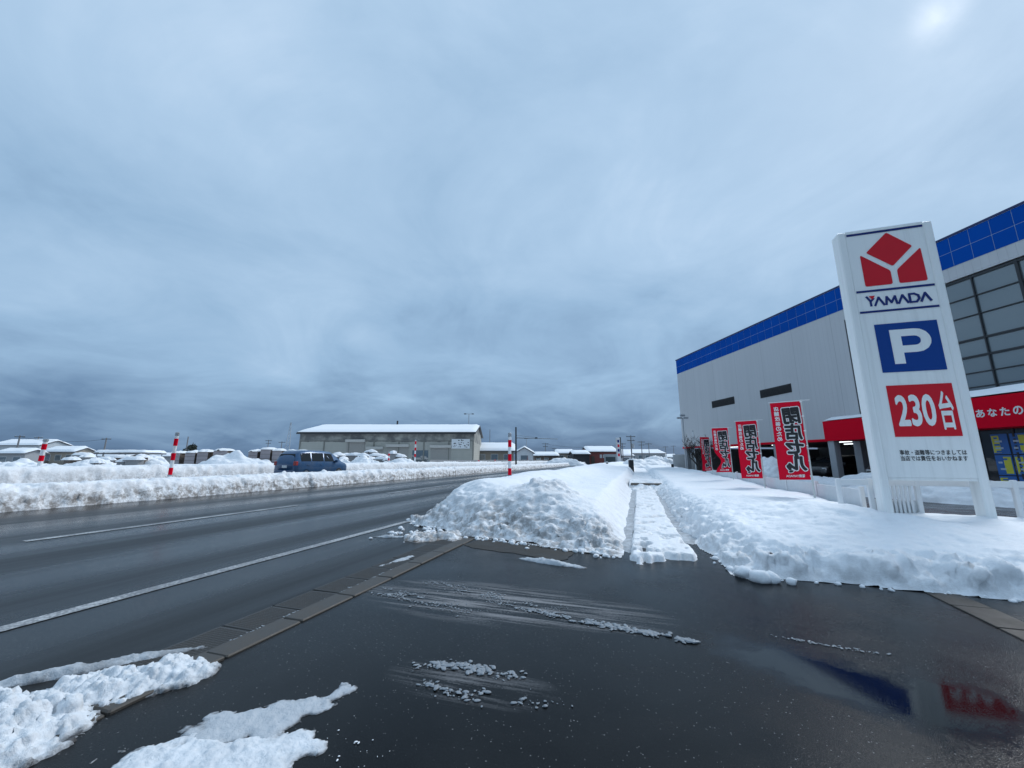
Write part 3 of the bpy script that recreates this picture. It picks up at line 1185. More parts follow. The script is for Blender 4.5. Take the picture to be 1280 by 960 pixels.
# ================================================================== the roadside sign
SG = thing('store_sign', 'tall white roadside parking sign with red logo and blue P panel', 'sign', W(3.957, 8.693, 0), -ROAD)
for x0 in (0.0, 1.32):
    MB().bbox(x0, x0 + .13, -.13, .13, -.05, 5.6, .02).build('post', SIGN_WHITE, SG)
MB().box(.132, 1.318, -.108, .085, .955, 5.545).build('panel', SIGN_WHITE, SG)
MB().box(.132, 1.318, -.12, .11, 5.547, 5.602).build('top_rail', SIGN_WHITE, SG)
MB().box(.132, 1.318, -.10, .10, .905, .953).build('bottom_rail', SIGN_WHITE, SG)
FY = -.110


def flat_poly(name, poly, mat, parent, y=FY, th=.006):
    return MB().prism([(x, z) for x, z in poly], y - th, y).build(name, mat, parent)


def rect(x0, x1, z0, z1):
    return [(x0, z0), (x1, z0), (x1, z1), (x0, z1)]


def rounded(poly, rad, n=4):
    out = []
    m = len(poly)
    for i in range(m):
        p, a, b = Vector(poly[i]), Vector(poly[i - 1]), Vector(poly[(i + 1) % m])
        p0 = p + (a - p).normalized() * rad
        p1 = p + (b - p).normalized() * rad
        for k in range(n + 1):
            t = k / n
            q = p0 * (1 - t) ** 2 + p * 2 * t * (1 - t) + p1 * t * t
            out.append((q.x, q.y))
    return out


flat_poly('blue_stripe', rect(.145, 1.36 - .05, 5.505, 5.545), SIGN_NAVY, SG)
flat_poly('blue_stripe', rect(.145, 1.305, 4.335, 4.375), SIGN_NAVY, SG)
flat_poly('blue_stripe', rect(.145, 1.305, 3.93, 3.968), SIGN_NAVY, SG)
flat_poly('logo_piece', rounded([(.76, 5.485), (.40, 5.125), (.765, 4.80), (1.105, 5.15)], .03), SIGN_RED, SG)
flat_poly('logo_piece', rounded([(.30, 5.09), (.30, 4.45), (.715, 4.45), (.715, 4.715)], .035), SIGN_RED, SG)
flat_poly('logo_piece', rounded([(.815, 4.72), (.815, 4.45), (1.225, 4.45), (1.215, 5.10)], .035), SIGN_RED, SG)


def strokes(name, lines, w, mat, parent, y):
    m = MB()
    k = 0
    for pts in lines:
        for a, b in zip(pts[:-1], pts[1:]):
            a, b = Vector(a), Vector(b)
            d = (b - a).normalized()
            n = Vector((-d.y, d.x)) * w / 2
            a2, b2 = a - d * w * .35, b + d * w * .35
            q = [a2 + n, b2 + n, b2 - n, a2 - n]
            m.prism([(p.x, p.y) for p in q], y - .004 - k * .0004, y)
            k += 1
    return m.build(name, mat, parent)


# wordmark drawn with strokes
zb, zt = 4.065, 4.255
L = [[(.335, zb), (.335, 4.15), (.285, 4.245)], [(.335, 4.15), (.385, 4.20)]]
xs = .395
for ch in 'AMADA':
    if ch == 'A':
        L.append([(xs, zb), (xs + .068, zt - .04), (xs + .136, zb)])
        xs += .158
    elif ch == 'M':
        L.append([(xs + .01, zb), (xs + .03, zt - .045), (xs + .09, zb + .03), (xs + .152, zt - .045), (xs + .17, zb)])
        xs += .195
    else:
        L.append([(xs + .01, zb), (xs + .01, zt - .035), (xs + .08, zt - .035), (xs + .135, zt - .07), (xs + .145, zb + .06), (xs + .10, zb), (xs + .01, zb)])
        xs += .168
strokes('wordmark', L, .034, SIGN_NAVY, SG, FY)
flat_poly('wordmark_accent', [(.318, 4.255), (.412, 4.255), (.365, 4.185)], SIGN_RED, SG, FY - .006, .003)

flat_poly('blue_panel', rect(.32, 1.225, 2.79, 3.695), SIGN_BLUE, SG)
# the letter P, with a counter
outer = [(.52, 2.935), (.675, 2.935), (.675, 3.135), (.86, 3.135)]
for k in range(9):
    t = -math.pi / 2 + math.pi * k / 8
    outer.append((.88 + .215 * math.cos(t), 3.352 + .217 * math.sin(t)))
outer += [(.52, 3.569)]
inner = [(.675, 3.265), (.86, 3.265)]
for k in range(7):
    t = -math.pi / 2 + math.pi * k / 6
    inner.append((.865 + .085 * math.cos(t), 3.352 + .087 * math.sin(t)))
inner += [(.675, 3.439)]
bridge = [(.52, 2.935), (.675, 2.935), (.675, 3.135)] + outer[3:-1] + [(.675, 3.569), (.675, 3.439)] + inner[::-1][1:] + [(.675, 3.135 + .001), (.672, 3.135), (.672, 3.569), (.52, 3.569)]
mP = MB()
ys = FY - .0065
mP.prism(rect(.52, .675, 2.935, 3.569), ys - .004, ys)
# bowl as a strip between outer and inner arcs
on = [(.675, 3.135)] + outer[3:-1] + [(.675, 3.569)]
inn = [(.675, 3.265)] + inner[1:-1] + [(.675, 3.439)]
NB = 24


def resample(pl, n):
    pl = [Vector(p) for p in pl]
    ds = [0]
    for a, b in zip(pl[:-1], pl[1:]):
        ds.append(ds[-1] + (b - a).length)
    out = []
    for k in range(n):
        s = ds[-1] * k / (n - 1)
        for i in range(len(pl) - 1):
            if s <= ds[i + 1] + 1e-9:
                t = (s - ds[i]) / max(1e-9, ds[i + 1] - ds[i])
                out.append(pl[i].lerp(pl[i + 1], t))
                break
    return out


A_, B_ = resample(on, NB), resample(inn, NB)
for i in range(NB - 1):
    mP.prism([(p.x, p.y) for p in (A_[i], A_[i + 1], B_[i + 1], B_[i])], ys - .004, ys)
mP.build('letter', SIGN_WHITE, SG)

flat_poly('red_panel', rect(.33, 1.24, 1.645, 2.55), SIGN_RED, SG)


def bold(me, co, rad, n=8):
    """thicken thin glyphs: shifted copies, each a hair behind the last"""
    V, F_ = [], []
    tr = tris(me)
    for k in range(n + 1):
        a = 2 * math.pi * k / n
        dx, dy = (rad * math.cos(a), rad * math.sin(a)) if k < n else (0, 0)
        o = len(V)
        c = co.copy()
        c[:, 0] += dx
        c[:, 1] += dy
        c[:, 2] = k * 0.00018
        V += c.tolist()
        F_ += [tuple(i + o for i in f) for f in tr]
    m2 = bpy.data.meshes.new('glyphs')
    m2.from_pydata(V, [], F_)
    return m2, np.array(V)


def put_text(name, s, mat, parent, x, z, y, width=None, height=None, offset=.0, align='LEFT', th=.003):
    """flat lettering in the xz plane of its parent; lower left at (x, z), fitted to width and height"""
    me, co = text_mesh(s, 1.0)
    if offset:
        me, co = bold(me, co, offset)
    mn, mx = co.min(0), co.max(0)
    fx = width / (mx[0] - mn[0])
    fz = height / (mx[1] - mn[1])
    out = np.zeros_like(co)
    out[:, 0] = x + (co[:, 0] - mn[0]) * fx
    out[:, 2] = z + (co[:, 1] - mn[1]) * fz
    out[:, 1] = y - co[:, 2]
    me.vertices.foreach_set('co', out.ravel())
    me.update()
    o = mesh_obj(name, me, mat, parent)
    return o


put_text('digits', '230', SIGN_WHITE, SG, .41, 1.82, FY - .009, .54, .555, .028)
put_text('counter_mark', '台', SIGN_WHITE, SG, 1.0, 1.755, FY - .009, .195, .665, .022)
put_text('notice', '事故・盗難等につきましては', BLACK, SG, .35, 1.335, FY - .003, .895, .085, .012)
put_text('notice', '当店では責任をおいかねます', BLACK, SG, .352, 1.235, FY - .003, .89, .085, .012)

# ================================================================== sale flags
def make_flag(px_lat, al, hz, rz, seed, label, fold=0.0):
    w, h = .60, 1.80
    base = W(px_lat, al, 0)
    t = thing('sale_flag', label, 'flag', base, rz, 'sale flags along the fence')
    top = hz
    MB().tube([(0, 0, -.02), (0, 0, top * .52)], .017, 8).build('lower_pole', plain('pole_white', (.55, .6, .58), .4), t)
    MB().tube([(0, 0, top * .52), (0, 0, top + .03)], .012, 8).build('upper_pole', plain('pole_white', (.55, .6, .58), .4), t)
    MB().tube([(.16, 0, top + .005), (-w - .06, -.004, top + .005)], .008, 6).build('crossbar', CLOTH_WHITE, t)

    def wave(x, z):             # x 0..w from free edge to pole, z 0..h from hem
        s = (1 - z / h)
        yy = .034 * np.sin(5.0 * (x + .5 * z) + seed) * s + .012 * np.sin(11 * z + seed * 2) * (1 - x / w) * (s > .05)
        xx = x + fold * np.exp(-((z - .45) / .28) ** 2) * (1 - x / w) ** 1.5
        zz_ = z - .02 * s * (1 - x / w)
        yy = yy + fold * .5 * np.exp(-((z - .45) / .28) ** 2) * (1 - x / w)
        return xx, yy, zz_
    X, Zg = np.meshgrid(np.linspace(0, w, 16), np.linspace(0, h, 40))
    xx, yy, z2 = wave(X, Zg)
    ox, oz = -w - .022, top - h - .01
    for (nm, dy) in (('cloth', 0.0),):
        vs = np.stack([xx + ox, yy + dy, z2 + oz], -1).reshape(-1, 3)
        fs = []
        for i in range(39):
            for j in range(15):
                a = i * 16 + j
                fs.append((a, a + 1, a + 17, a + 16))
        MB().add(vs.tolist(), fs).build(nm, CLOTH_RED, t, True)
    for k in range(6):
        z = top - .02 - k * (h - .1) / 5
        MB().box(-.03, .016, -.012, .012, z - .018, z + .012).build('loop', CLOTH_WHITE, t)

    def glyphs(name, items, mat, dy):
        V, Fc = [], []
        for (s, x, z, ww, hh, off, rot) in items:
            me, co = text_mesh(s, 1.0)
            me, co = bold(me, co, off, 8 if off < .05 else 14)
            mn, mx = co.min(0), co.max(0)
            pad = off * .9
            u = (co[:, 0] - mn[0] - pad) / max(1e-6, mx[0] - mn[0] - 2 * pad)
            v = (co[:, 1] - mn[1] - pad) / max(1e-6, mx[1] - mn[1] - 2 * pad)
            gx, gz = (u - .5) * ww, (v - .5) * hh
            ca, sa = math.cos(rot), math.sin(rot)
            gx, gz = gx * ca - gz * sa, gx * sa + gz * ca
            # the print is seen from the back of the cloth, so it reads mirrored
            gx = (x + ww / 2) - gx
            gz = (z + hh / 2) + gz
            q, r_, s_ = wave(gx, gz)
            o = len(V)
            V += np.stack([q + ox, r_ + dy - co[:, 2], s_ + oz], -1).tolist()
            Fc += [tuple(i + o for i in f) for f in tris(me)]
            bpy.data.meshes.remove(me)
        MB().add(V, Fc).build(name, mat, t)
    big = [('閉', .235, 1.29, .31, .36, 0, -.04), ('店', .235, .92, .32, .35, 0, .03), ('セ', .22, .60, .33, .30, 0, -.05),
           ('|', .375, .47, .04, .12, 0, -.1), ('ル', .22, .22, .34, .30, 0, .05), ('!', .20, .17, .06, .17, 0, -.3)]
    glyphs('lettering_outline', [(s, x, z, w_, h_, .098, r_) for s, x, z, w_, h_, _, r_ in big], CLOTH_WHITE, -.016)
    glyphs('lettering', [(s, x, z, w_, h_, .042, r_) for s, x, z, w_, h_, _, r_ in big], BLACK, -.024)
    sm = [(c, .065, 1.60 - k * .118, .095, .10, .03, 0) for k, c in enumerate('店舗改装のため')]
    glyphs('small_lettering', sm, CLOTH_WHITE, -.013)
    glyphs('maker_lettering', [('電機YAMADA', .14, .055, .36, .065, .02, 0)], CLOTH_WHITE, -.013)
    return t


FROT = math.atan2(-.63, .777)
make_flag(3.72, 10.75, 2.62, FROT, 0.3, 'largest red sale flag, flying at the fence end beside the parking sign')
make_flag(3.68, 14.3, 2.50, FROT - .05, 1.4, 'second red sale flag along the fence from the parking sign')
make_flag(3.62, 18.3, 2.58, FROT + .06, 2.2, 'third red sale flag from the parking sign, its lower edge folded in', .22)
make_flag(3.80, 24.2, 2.50, FROT + .95, 3.0, 'narrow turned red sale flag near the bare tree')

# ================================================================== white fences
fn = thing('low_fence', 'low white picket fence behind the feet of the parking sign', 'fence', W(3.75, 8.97, 0), -ROAD)
MB().bbox(-.25, 3.9, -.025, .025, .80, .90, .008).build('top_rail', WHITE, fn)
for x in (-.25, .22, .90, 2.2, 3.9):
    MB().bbox(x - .035, x + .035, -.035, .035, -.02, .92, .008).build('post', WHITE, fn)
for k in range(9):
    MB().box(.30 + k * .06, .335 + k * .06, -.012, .012, .12, .80).build('picket', WHITE, fn)
MB().box(.27, .88, -.016, .016, .06, .12).build('bottom_rail', WHITE, fn)
MB().bbox(.28, .88, .03, .05, .10, .55, .004).build('board', WHITE, fn)
fn2 = thing('panel_fence', 'long low white panel fence behind the row of sale flags', 'fence', W(3.98, 9.3, 0), -ROAD)
for k in range(9):
    MB().bbox(-.02, .02, k * 2 + .06, k * 2 + 1.94, .10, .70, .006).build('fence_panel', plain('fence_white', (.62, .65, .67), .5), fn2)
for k in range(10):
    MB().bbox(-.035, .035, k * 2 - .035, k * 2 + .035, -.02, .76, .008).build('post', WHITE, fn2)

# ================================================================== the store
FC = Vector((18.06, 41.9, 0))
FB = Vector((-.137, .9905, 0)).normalized()
frot = math.atan2(-FB.y, -FB.x)        # local x runs along the facade towards the camera; local -y faces the road
ST = thing('store_building', 'large grey electronics store with blue panelled parapet and red canopy', 'building', FC, frot)
LEN, DEP = 52.0, 34.0
MB().box(0, 18.9, 0, DEP, 2.58, 10.47).build('wall', CLAD, ST)
MB().box(18.9, LEN, 0.45, DEP, 2.58, 9.80).build('inner_wall', plain('grey_blind', (.10, .115, .125), .5), ST)
MB().box(18.9, LEN, 0, DEP, 9.80, 10.47).build('upper_wall', CLAD, ST)
MB().box(-.05, LEN, -.06, DEP, 11.97, 12.06).build('parapet_cap', plain('navy_cap', (.01, .02, .10), .4), ST)
MB().box(0.02, LEN, -.010, DEP, 10.47, 11.97).build('parapet', plain('joint_grey', (.26, .36, .52), .5), ST)
PW = .745
m0 = MB().box(0, PW - .022, 0, .05, 0, PW - .022)
fp = m0.build('fascia_panel', FASCIA, ST)
n = 0
for i in range(int(LEN / PW)):
    for j in range(2):
        o = fp if n == 0 else fp.copy()
        if n:
            col.objects.link(o)
            o.parent = ST
        o.location = (i * PW + .011, .0 - .02 + .02 * 0, 10.475 + j * .75)
        n += 1
MB().box(-.02, 18.9, -.05, .02, 2.42, 2.58).build('red_trim', RED, ST)
for (a, b) in ((5.4, 8.47), (11.43, 14.4)):
    v = MB().box(a, b, -.01, .02, 6.02, 6.66).build('louvre', DARK, ST)
    for k in range(7):
        MB().add([(a, -.014, 6.06 + k * .085), (b, -.014, 6.06 + k * .085), (b, -.04, 6.035 + k * .085), (a, -.04, 6.035 + k * .085)], [(0, 1, 2, 3)]).build('slat', DARK_METAL, v)
# curtain wall
rowz = [3.84, 4.55, 5.21, 5.96, 6.75, 7.87, 8.75, 9.67]
cols_ = [19.0 + 1.515 * k for k in range(22)]
cw = thing('curtain_wall', None, None)
cw.parent = ST
pane_cache = {}
for i in range(21):
    for j in range(7):
        key = j
        w_, h_ = 1.515, rowz[j + 1] - rowz[j]
        if key not in pane_cache:
            pane_cache[key] = MB().box(0, w_ - .05, 0, .02, 0, h_ - .05).build('pane', GLASS, cw)
            o = pane_cache[key]
        else:
            o = pane_cache[key].copy()
            col.objects.link(o)
            o.parent = cw
        o.location = (cols_[i] + .025, .05, rowz[j] + .025)
        o.rotation_euler = (0, 0, 0)
for i, x in enumerate(cols_):
    ww = .10 if i % 5 == 0 else .05
    MB().box(x - ww / 2, x + ww / 2, -.03, .10, 3.8, 9.75).build('mullion', DARK_METAL, cw)
for j, z in enumerate(rowz):
    ww = .10 if j in (3, 4, 7) else .045
    MB().box(18.95, cols_[-1], -.02, .09, z - ww / 2, z + ww / 2).build('transom', DARK_METAL, cw)
# canopies
MB().box(18.15, 26.0, -1.83, .0, 2.36, 3.52).build('side_canopy', RED, ST)
MB().box(25.6, LEN, -5.08, -1.85, 2.36, 3.46).build('porch_canopy', RED, ST)
MB().box(26.0, LEN, -1.83, .0, 2.40, 3.40).build('porch_roof', plain('roof_grey', (.2, .2, .21), .6), ST)


def snow_slab(name, x0, x1, y0, y1, z, th, parent, seed, over=.05, res=.25):
    nx = max(6, int((x1 - x0) / res))
    ny = max(6, int((y1 - y0) / res))
    X, Y = np.meshgrid(np.linspace(x0 - over, x1 + over, nx), np.linspace(y0 - over, y1 + over, ny))
    e = np.minimum(np.minimum(X - (x0 - over), (x1 + over) - X), np.minimum(Y - (y0 - over), (y1 + over) - Y))
    Z = z + .004 + th * sstep(-.02, .22, e) ** .5 * (1 + .35 * (fbm(X * 1.1, Y * 1.1, 0, seed, 3) - .5))
    o = grid_mesh(name, X, Y, Z, SNOW_SOFT, frame=False)
    o.parent = parent
    return o


snow_slab('roof_snow', 18.2, 25.9, -1.75, -.02, 3.525, .22, ST, 1)
snow_slab('roof_snow', 25.65, 50, -5.0, -1.9, 3.465, .30, ST, 2)
for k, ch in enumerate('あなたの'):
    put_text('lettering', ch, WHITE, ST, 27.34 + k * .325, 2.74, -5.086, .245, .29, .03)
# ground floor: an open parking deck below, the entrance glazing below the porch
MB().box(0, 25, 16, 16.2, 0, 2.58).build('back_wall', plain('deck_wall', (.24, .25, .26), .7), ST)
MB().box(-.1, .12, 1.2, 16, 0, 2.42).build('end_wall', plain('deck_wall', (.24, .25, .26), .7), ST)
MB().box(25, LEN, .2, DEP, 0, 2.58).build('shop_wall', plain('shop_wall', (.05, .05, .055), .6), ST)
for x in (.25, 6.2, 12.2, 18.35, 22.4):
    for y in (.28, 8.0):
        MB().bbox(x - .22, x + .22, y - .22, y + .22, 0, 2.578, .02).build('column', plain('column_grey', (.34, .36, .38), .6), ST)
MB().bbox(18.2, 18.6, -1.75, -1.35, 0, 2.358, .02).build('column', plain('column_grey', (.34, .36, .38), .6), ST)
MB().bbox(25.75, 26.15, -4.9, -4.5, 0, 2.358, .02).build('column', plain('column_grey', (.34, .36, .38), .6), ST)
for x, y in ((2.5, 4), (8, 4), (14, 4), (20, 4), (11, 8), (17, 8), (21, 11)):
    MB().box(x - .6, x + .6, y - .04, y + .04, 2.50, 2.56).build('ceiling_lamp', LAMP, ST)
vb = MB().box(26.2, LEN, -4.0, .1, .0, 2.355).build('entrance_box', plain('entrance_dark', (.025, .028, .03), .35), ST)
for i in range(8):
    x0 = 26.25 + i * 1.3
    MB().box(x0, x0 + .06, -4.06, -4.005, 0, 2.35).build('door_frame', DARK_METAL, vb)
    MB().box(x0 + .07, x0 + 1.29, -4.03, -4.003, .05, 2.33).build('pane', glass_mat('door_glass', (.02, .025, .03), 1.5), vb)
POST_B = plain('poster_blue', (.02, .13, .42), .4)
POST_Y = plain('poster_yellow', (.62, .60, .05), .4)
POST_P = plain('poster_pale', (.42, .52, .60), .4)
rp = random.Random(9)
for ci, (x0, x1) in enumerate(((26.95, 27.40), (27.46, 27.95))):
    for ri, (z0, z1) in enumerate(((.12, .68), (.72, 1.42), (1.46, 2.18))):
        po = MB().box(x0, x1, -4.05, -4.034, z0, z1).build('poster', POST_B, vb)
        MB().box(x0 + .02 + (.2 if (ci + ri) % 2 else 0), x0 + .22 + (.2 if (ci + ri) % 2 else 0), -4.056, -4.052, z0 + .05, z1 - .06).build('poster_block', POST_Y, po)
        for q in range(5):
            zq = z0 + .06 + q * (z1 - z0 - .12) / 5
            MB().box(x0 + .06 + rp.uniform(0, .05), x0 + .16 + rp.uniform(0, .18), -4.062, -4.058, zq, zq + (z1 - z0) * .09).build('poster_block', POST_P if q % 2 else POST_B, po)


# ------------------------------------------------------------------ heaps of snow
def heap(name, pos, rx, ry, h, rot, seed, label=None, lump=.2, n=56, mat=None, base=0.0, dirt=.1, dome=.62):
    U, V = np.meshgrid(np.linspace(-1.1, 1.1, n), np.linspace(-1.1, 1.1, n))
    wob = (fbm(U * 2.4 + seed, V * 2.4, 0, seed, 4) - .5)
    d = 1 - np.sqrt(U * U + V * V) + wob * .55
    Z = h * np.clip(d, 0, 1.4) ** dome * (1 + wob * .5)
    X, Y = U * rx, V * ry
    X2, Y2, Z2 = chunky(X, Y, Z, lump, 1.6 / max(.5, h), seed + 3)
    k = (d > .03) * 1.0
    X, Y, Z = X + (X2 - X) * k, Y + (Y2 - Y) * k, Z + (Z2 - Z) * k
    o = grid_mesh(name, X, Y, np.maximum(Z, -.02) + base, mat or SNOW, np.full(X.shape, dirt), keep=d > 0, frame=False)
    o.location = pos
    o.rotation_euler = (0, 0, rot)
    if label:
        tag(o, label, 'snow heap')
    return o


def fac(t, off, z=0.0):
    return FC - FB * t + Vector((-.9905, -.137, 0)) * off + Vector((0, 0, z))


heap('snow_heap', fac(17.4, 5.0), 1.5, 1.3, 1.5, .5, 12, 'tall lumpy snow heap between the second and largest sale flags', .4)
heap('snow_heap', fac(24, 5.0), 6.5, 1.1, .62, frot, 15, 'long low snow ridge ploughed up in front of the store porch', .22)
heap('snow_heap', fac(27.8, 8.6), 2.6, 1.0, .75, frot, 22, 'rounded snow heap right of the parking sign before the posters', .22)
heap('snow_heap', fac(14, 3.2), 4.0, .8, .35, frot, 18, 'low snow ridge along the store parking deck', .2)
heap('snow_heap', fac(3, 3.0), 4.0, 1.0, .45, frot, 25, 'snow ridge beneath the bare tree by the store corner', .25)


# ================================================================== vehicles
def make_car(label, paint, loc, rz, L_=4.2, Wd=1.70, Hh=1.66, group=None, kind='van'):
    t = thing('parked_car' if kind != 'moving' else 'minivan', label, 'car', loc, rz, group)
    hw = Wd / 2
    # station: x from rear, roof z, belt z, half width low, half width at roof
    st = [(0.00, .98, .90, .80, .60), (.05, 1.18, .95, .93, .66), (.20, Hh * .90, .97, .98, .70), (.42, Hh * .975, .98, 1.0, .74), (1.2, Hh, .98, 1.0, .76),
          (2.1, Hh * .995, .97, 1.0, .76), (2.75, Hh * .965, .96, 1.0, .74), (3.25, Hh * .80, .95, .99, .73), (3.62, 1.03, .94, .98, .78), (3.95, .92, .86, .95, .78), (4.14, .78, .74, .86, .70), (4.20, .60, .55, .76, .62)]
    sx = L_ / 4.2

    def section(s):
        x, zr, zb_, wl_, wr = s
        wl2, wr2 = wl_ * hw, wr * hw
        zb_ = min(zb_, zr - .02)
        return [(x * sx, a, b) for a, b in ((0, .22), (wl2 * .93, .22), (wl2, .42), (wl2, .70), (wl2 * .975, zb_), (wr2 + (wl2 * .975 - wr2) * .12, zb_ + (zr - zb_) * .86), (wr2 * .86, zr - .012), (wr2 * .45, zr + .006), (0, zr + .01))]
    m = MB()
    rings = []
    for s in st:
        half = section(s)
        rings.append(half + [(x, -y, z) for x, y, z in half[-2:0:-1]])
    nn = len(rings[0])
    vs = [p for r_ in rings for p in r_]
    fs = []
    for i in range(len(rings) - 1):
        for k in range(nn):
            j = (k + 1) % nn
            fs.append((i * nn + k, i * nn + j, (i + 1) * nn + j, (i + 1) * nn + k))
    fs.append(tuple(range(nn)))
    fs.append(tuple(range((len(rings) - 1) * nn, len(rings) * nn)))
    body = m.add(vs, fs).build('body', paint, t, True)

    def sect_at(x):
        for a, b in zip(st[:-1], st[1:]):
            if a[0] <= x <= b[0]:
                f_ = (x - a[0]) / (b[0] - a[0])
                return section(tuple(p + (q - p) * f_ for p, q in zip(a, b)))
    for sgn in (1, -1):
        for (xa, xb) in ((.35, 1.05), (1.13, 2.02), (2.10, 3.0)):
            w_ = MB()
            N = 5
            pts = []
            for k in range(N + 1):
                x = xa + (xb - xa) * k / N
                s = sect_at(x)
                b0, t0 = Vector(s[4]), Vector(s[5])
                for f_ in (.07, .5, .90):
                    q = b0.lerp(t0, f_)
                    pts.append((q.x, sgn * (q.y + .006), q.z))
            ff = []
            for k in range(N):
                for q in range(2):
                    a = k * 3 + q
                    ff.append((a, a + 3, a + 4, a + 1))
            w_.add(pts, ff).build('side_window', CAR_GLASS, t, True)
        # pillars' dark sill, door seams
        for xd in (1.09, 2.06):
            s0 = sect_at(xd)
            MB().add([(xd * sx - .006, sgn * (s0[2][1] + .003), .36), (xd * sx + .006, sgn * (s0[2][1] + .003), .36), (xd * sx + .006, sgn * (s0[4][1] + .004), s0[4][2]), (xd * sx - .006, sgn * (s0[4][1] + .004), s0[4][2])], [(0, 1, 2, 3)]).build('door_seam', DARK, t)
            MB().bbox(xd * sx - .32, xd * sx - .16, min(sgn * (s0[3][1] + .0), sgn * (s0[3][1] + .03)), max(sgn * s0[3][1], sgn * (s0[3][1] + .03)), .80, .835, .005).build('door_handle', paint, t)
        y0, y1 = sorted((sgn * hw * .70, sgn * (hw * .945)))
        MB().bbox(-.0 - .012, .16, y0, y1, .80, 1.02, .02).build('tail_lamp', plain('lamp_red', (.35, .03, .03), .2), t)
        y0, y1 = sorted((sgn * (hw * .98), sgn * (hw * 1.0 + .17)))
        MB().bbox(2.92 * sx, 3.04 * sx, y0, y1, .95, 1.10, .02).build('mirror', paint, t)
        y0, y1 = sorted((sgn * hw * .48, sgn * hw * .86))
        MB().bbox(3.98 * sx, 4.17 * sx, y0, y1, .60, .74, .02).build('headlight', plain('lamp_clear', (.6, .62, .64), .15), t)
        for xw in (.72, 3.32):
            yy = sgn * (hw - .10)
            wh = thing('wheel', None, None)
            wh.parent = t
            wh.location = (xw * sx, yy, .31)
            MB().tube([(0, -.10, 0), (0, -.085, 0), (0, .085, 0), (0, .10, 0)], [.27, .31, .31, .27], 24).build('tyre', plain('tyre_rubber', (.015, .015, .015), .8), wh, True)
            MB().tube([(0, -.106, 0), (0, .106, 0)], .19, 16).build('rim', GALV, wh)
    # rear glass and windscreen
    rg = []
    for s, f0 in ((st[1], .25), (st[2], .93)):
        q = section(s)
        yw = q[4][1] * .86 if f0 < .5 else q[6][1] * 1.02
        rg.append((s[0] * sx - .012, yw, .95 + (s[1] - .95) * f0 + (.02 if f0 < .5 else -.02)))
    MB().add([(rg[0][0] - .01, -rg[0][1], rg[0][2]), (rg[0][0] - .01, rg[0][1], rg[0][2]), (rg[1][0] - .03, rg[1][1], rg[1][2]), (rg[1][0] - .03, -rg[1][1], rg[1][2])], [(0, 1, 2, 3)]).build('rear_window', CAR_GLASS, t)
    q0, q1 = sect_at(2.83), sect_at(3.52)
    MB().add([(q0[5][0] + .02, -q0[6][1], q0[6][2] + .005), (q0[5][0] + .02, q0[6][1], q0[6][2] + .005), (q1[5][0] + .02, q1[5][1] * .95, q1[6][2] + .03), (q1[5][0] + .02, -q1[5][1] * .95, q1[6][2] + .03)], [(0, 1, 2, 3)]).build('windscreen', CAR_GLASS, t)
    MB().bbox(-.03, .10, -hw * .85, hw * .85, .30, .52, .02).build('rear_bumper', paint, t)
    MB().box(-.022, .02, -.17, .17, .66, .80).build('number_plate', WHITE, t)
    return t


BLUEP = carpaint('blue_car_paint', (.010, .075, .19))
make_car('blue minivan driving between the two snow banks', BLUEP, W(-19.0, 17.6, .155), math.pi / 2 - ROAD, kind='moving')
DK = carpaint('dark_car_paint', (.012, .012, .014))
make_car('dark car parked under the store beside the grey column', DK, fac(15.2, -4.5), math.atan2(FB.y, FB.x) + R(90), 4.3, 1.72, 1.55, 'cars under the store')
make_car('dark tall car parked under the store behind the red canopy', DK, fac(20.6, -3.0), math.atan2(FB.y, FB.x) + R(90), 4.4, 1.75, 1.8, 'cars under the store')
SV = carpaint('silver_car_paint', (.25, .26, .27))
make_car('silver car parked deep under the store', SV, fac(11.8, -7), math.atan2(FB.y, FB.x) + R(90), 4.1, 1.70, 1.55, 'cars under the store')


# ================================================================== snow poles
def snow_pole(pos, top, label, rad=.05, tilt=0.0, band=.21):
    t = thing('snow_pole', label, 'marker pole', pos, 0, 'red and white snow poles')
    t.rotation_euler = (0, tilt, 0)
    MB().tube([(0, 0, -.02), (0, 0, top - .12)], rad, 12).build('pole', WHITE, t, False)
    z = top - .20
    for k in range(3):
        MB().tube([(0, 0, z - band), (0, 0, z)], rad + .004, 12).build('red_band', RED, t)
        z -= band * 2.02
    MB().tube([(0, 0, top - .13), (0, 0, top - .10), (0, 0, top - .02), (0, 0, top)], [rad * .8, rad * 1.15, rad * 1.15, rad * .6], 10).build('reflector_cap', GALV, t)
    MB().tube([(0, 0, z + band * .92), (0, 0, z + band * 1.06)], rad + .012, 12).build('collar', GALV, t)
    return t


snow_pole(W(-3.3, 10.2, .0), 1.98, 'red and white snow pole standing on the bank beside the footpath', .042, 0, .185)
snow_pole(W(-13.45, 8.40, .17), 1.92, 'red and white snow pole on the median bank left of the blue minivan', .048, R(1.0), .215)
snow_pole(W(-22.3, 9.3, .12), 1.95, 'red and white snow pole on the far bank before the long grey houses', .07, R(1.5), .22)
snow_pole(W(-22.9, 33.0, .12), 1.95, 'short red and white snow pole on the far bank before the warehouse', .07, 0, .22)
snow_pole(W(-24.6, 40.5, .3), 3.3, 'tall red and white snow pole before the warehouse shutters', .085, 0, .36)

# ================================================================== the warehouse across the road
D = 62.0
wl_p, wr_p = at(372, D), at(592, D)
WH = thing('warehouse', 'long beige warehouse with snow covered roof and roller shutters', 'building', (wl_p.x, D, .25), 0)
wlen = wr_p.x - wl_p.x
eave = zat(541, D) - .25
rise = 1.6
wdep = 15.0


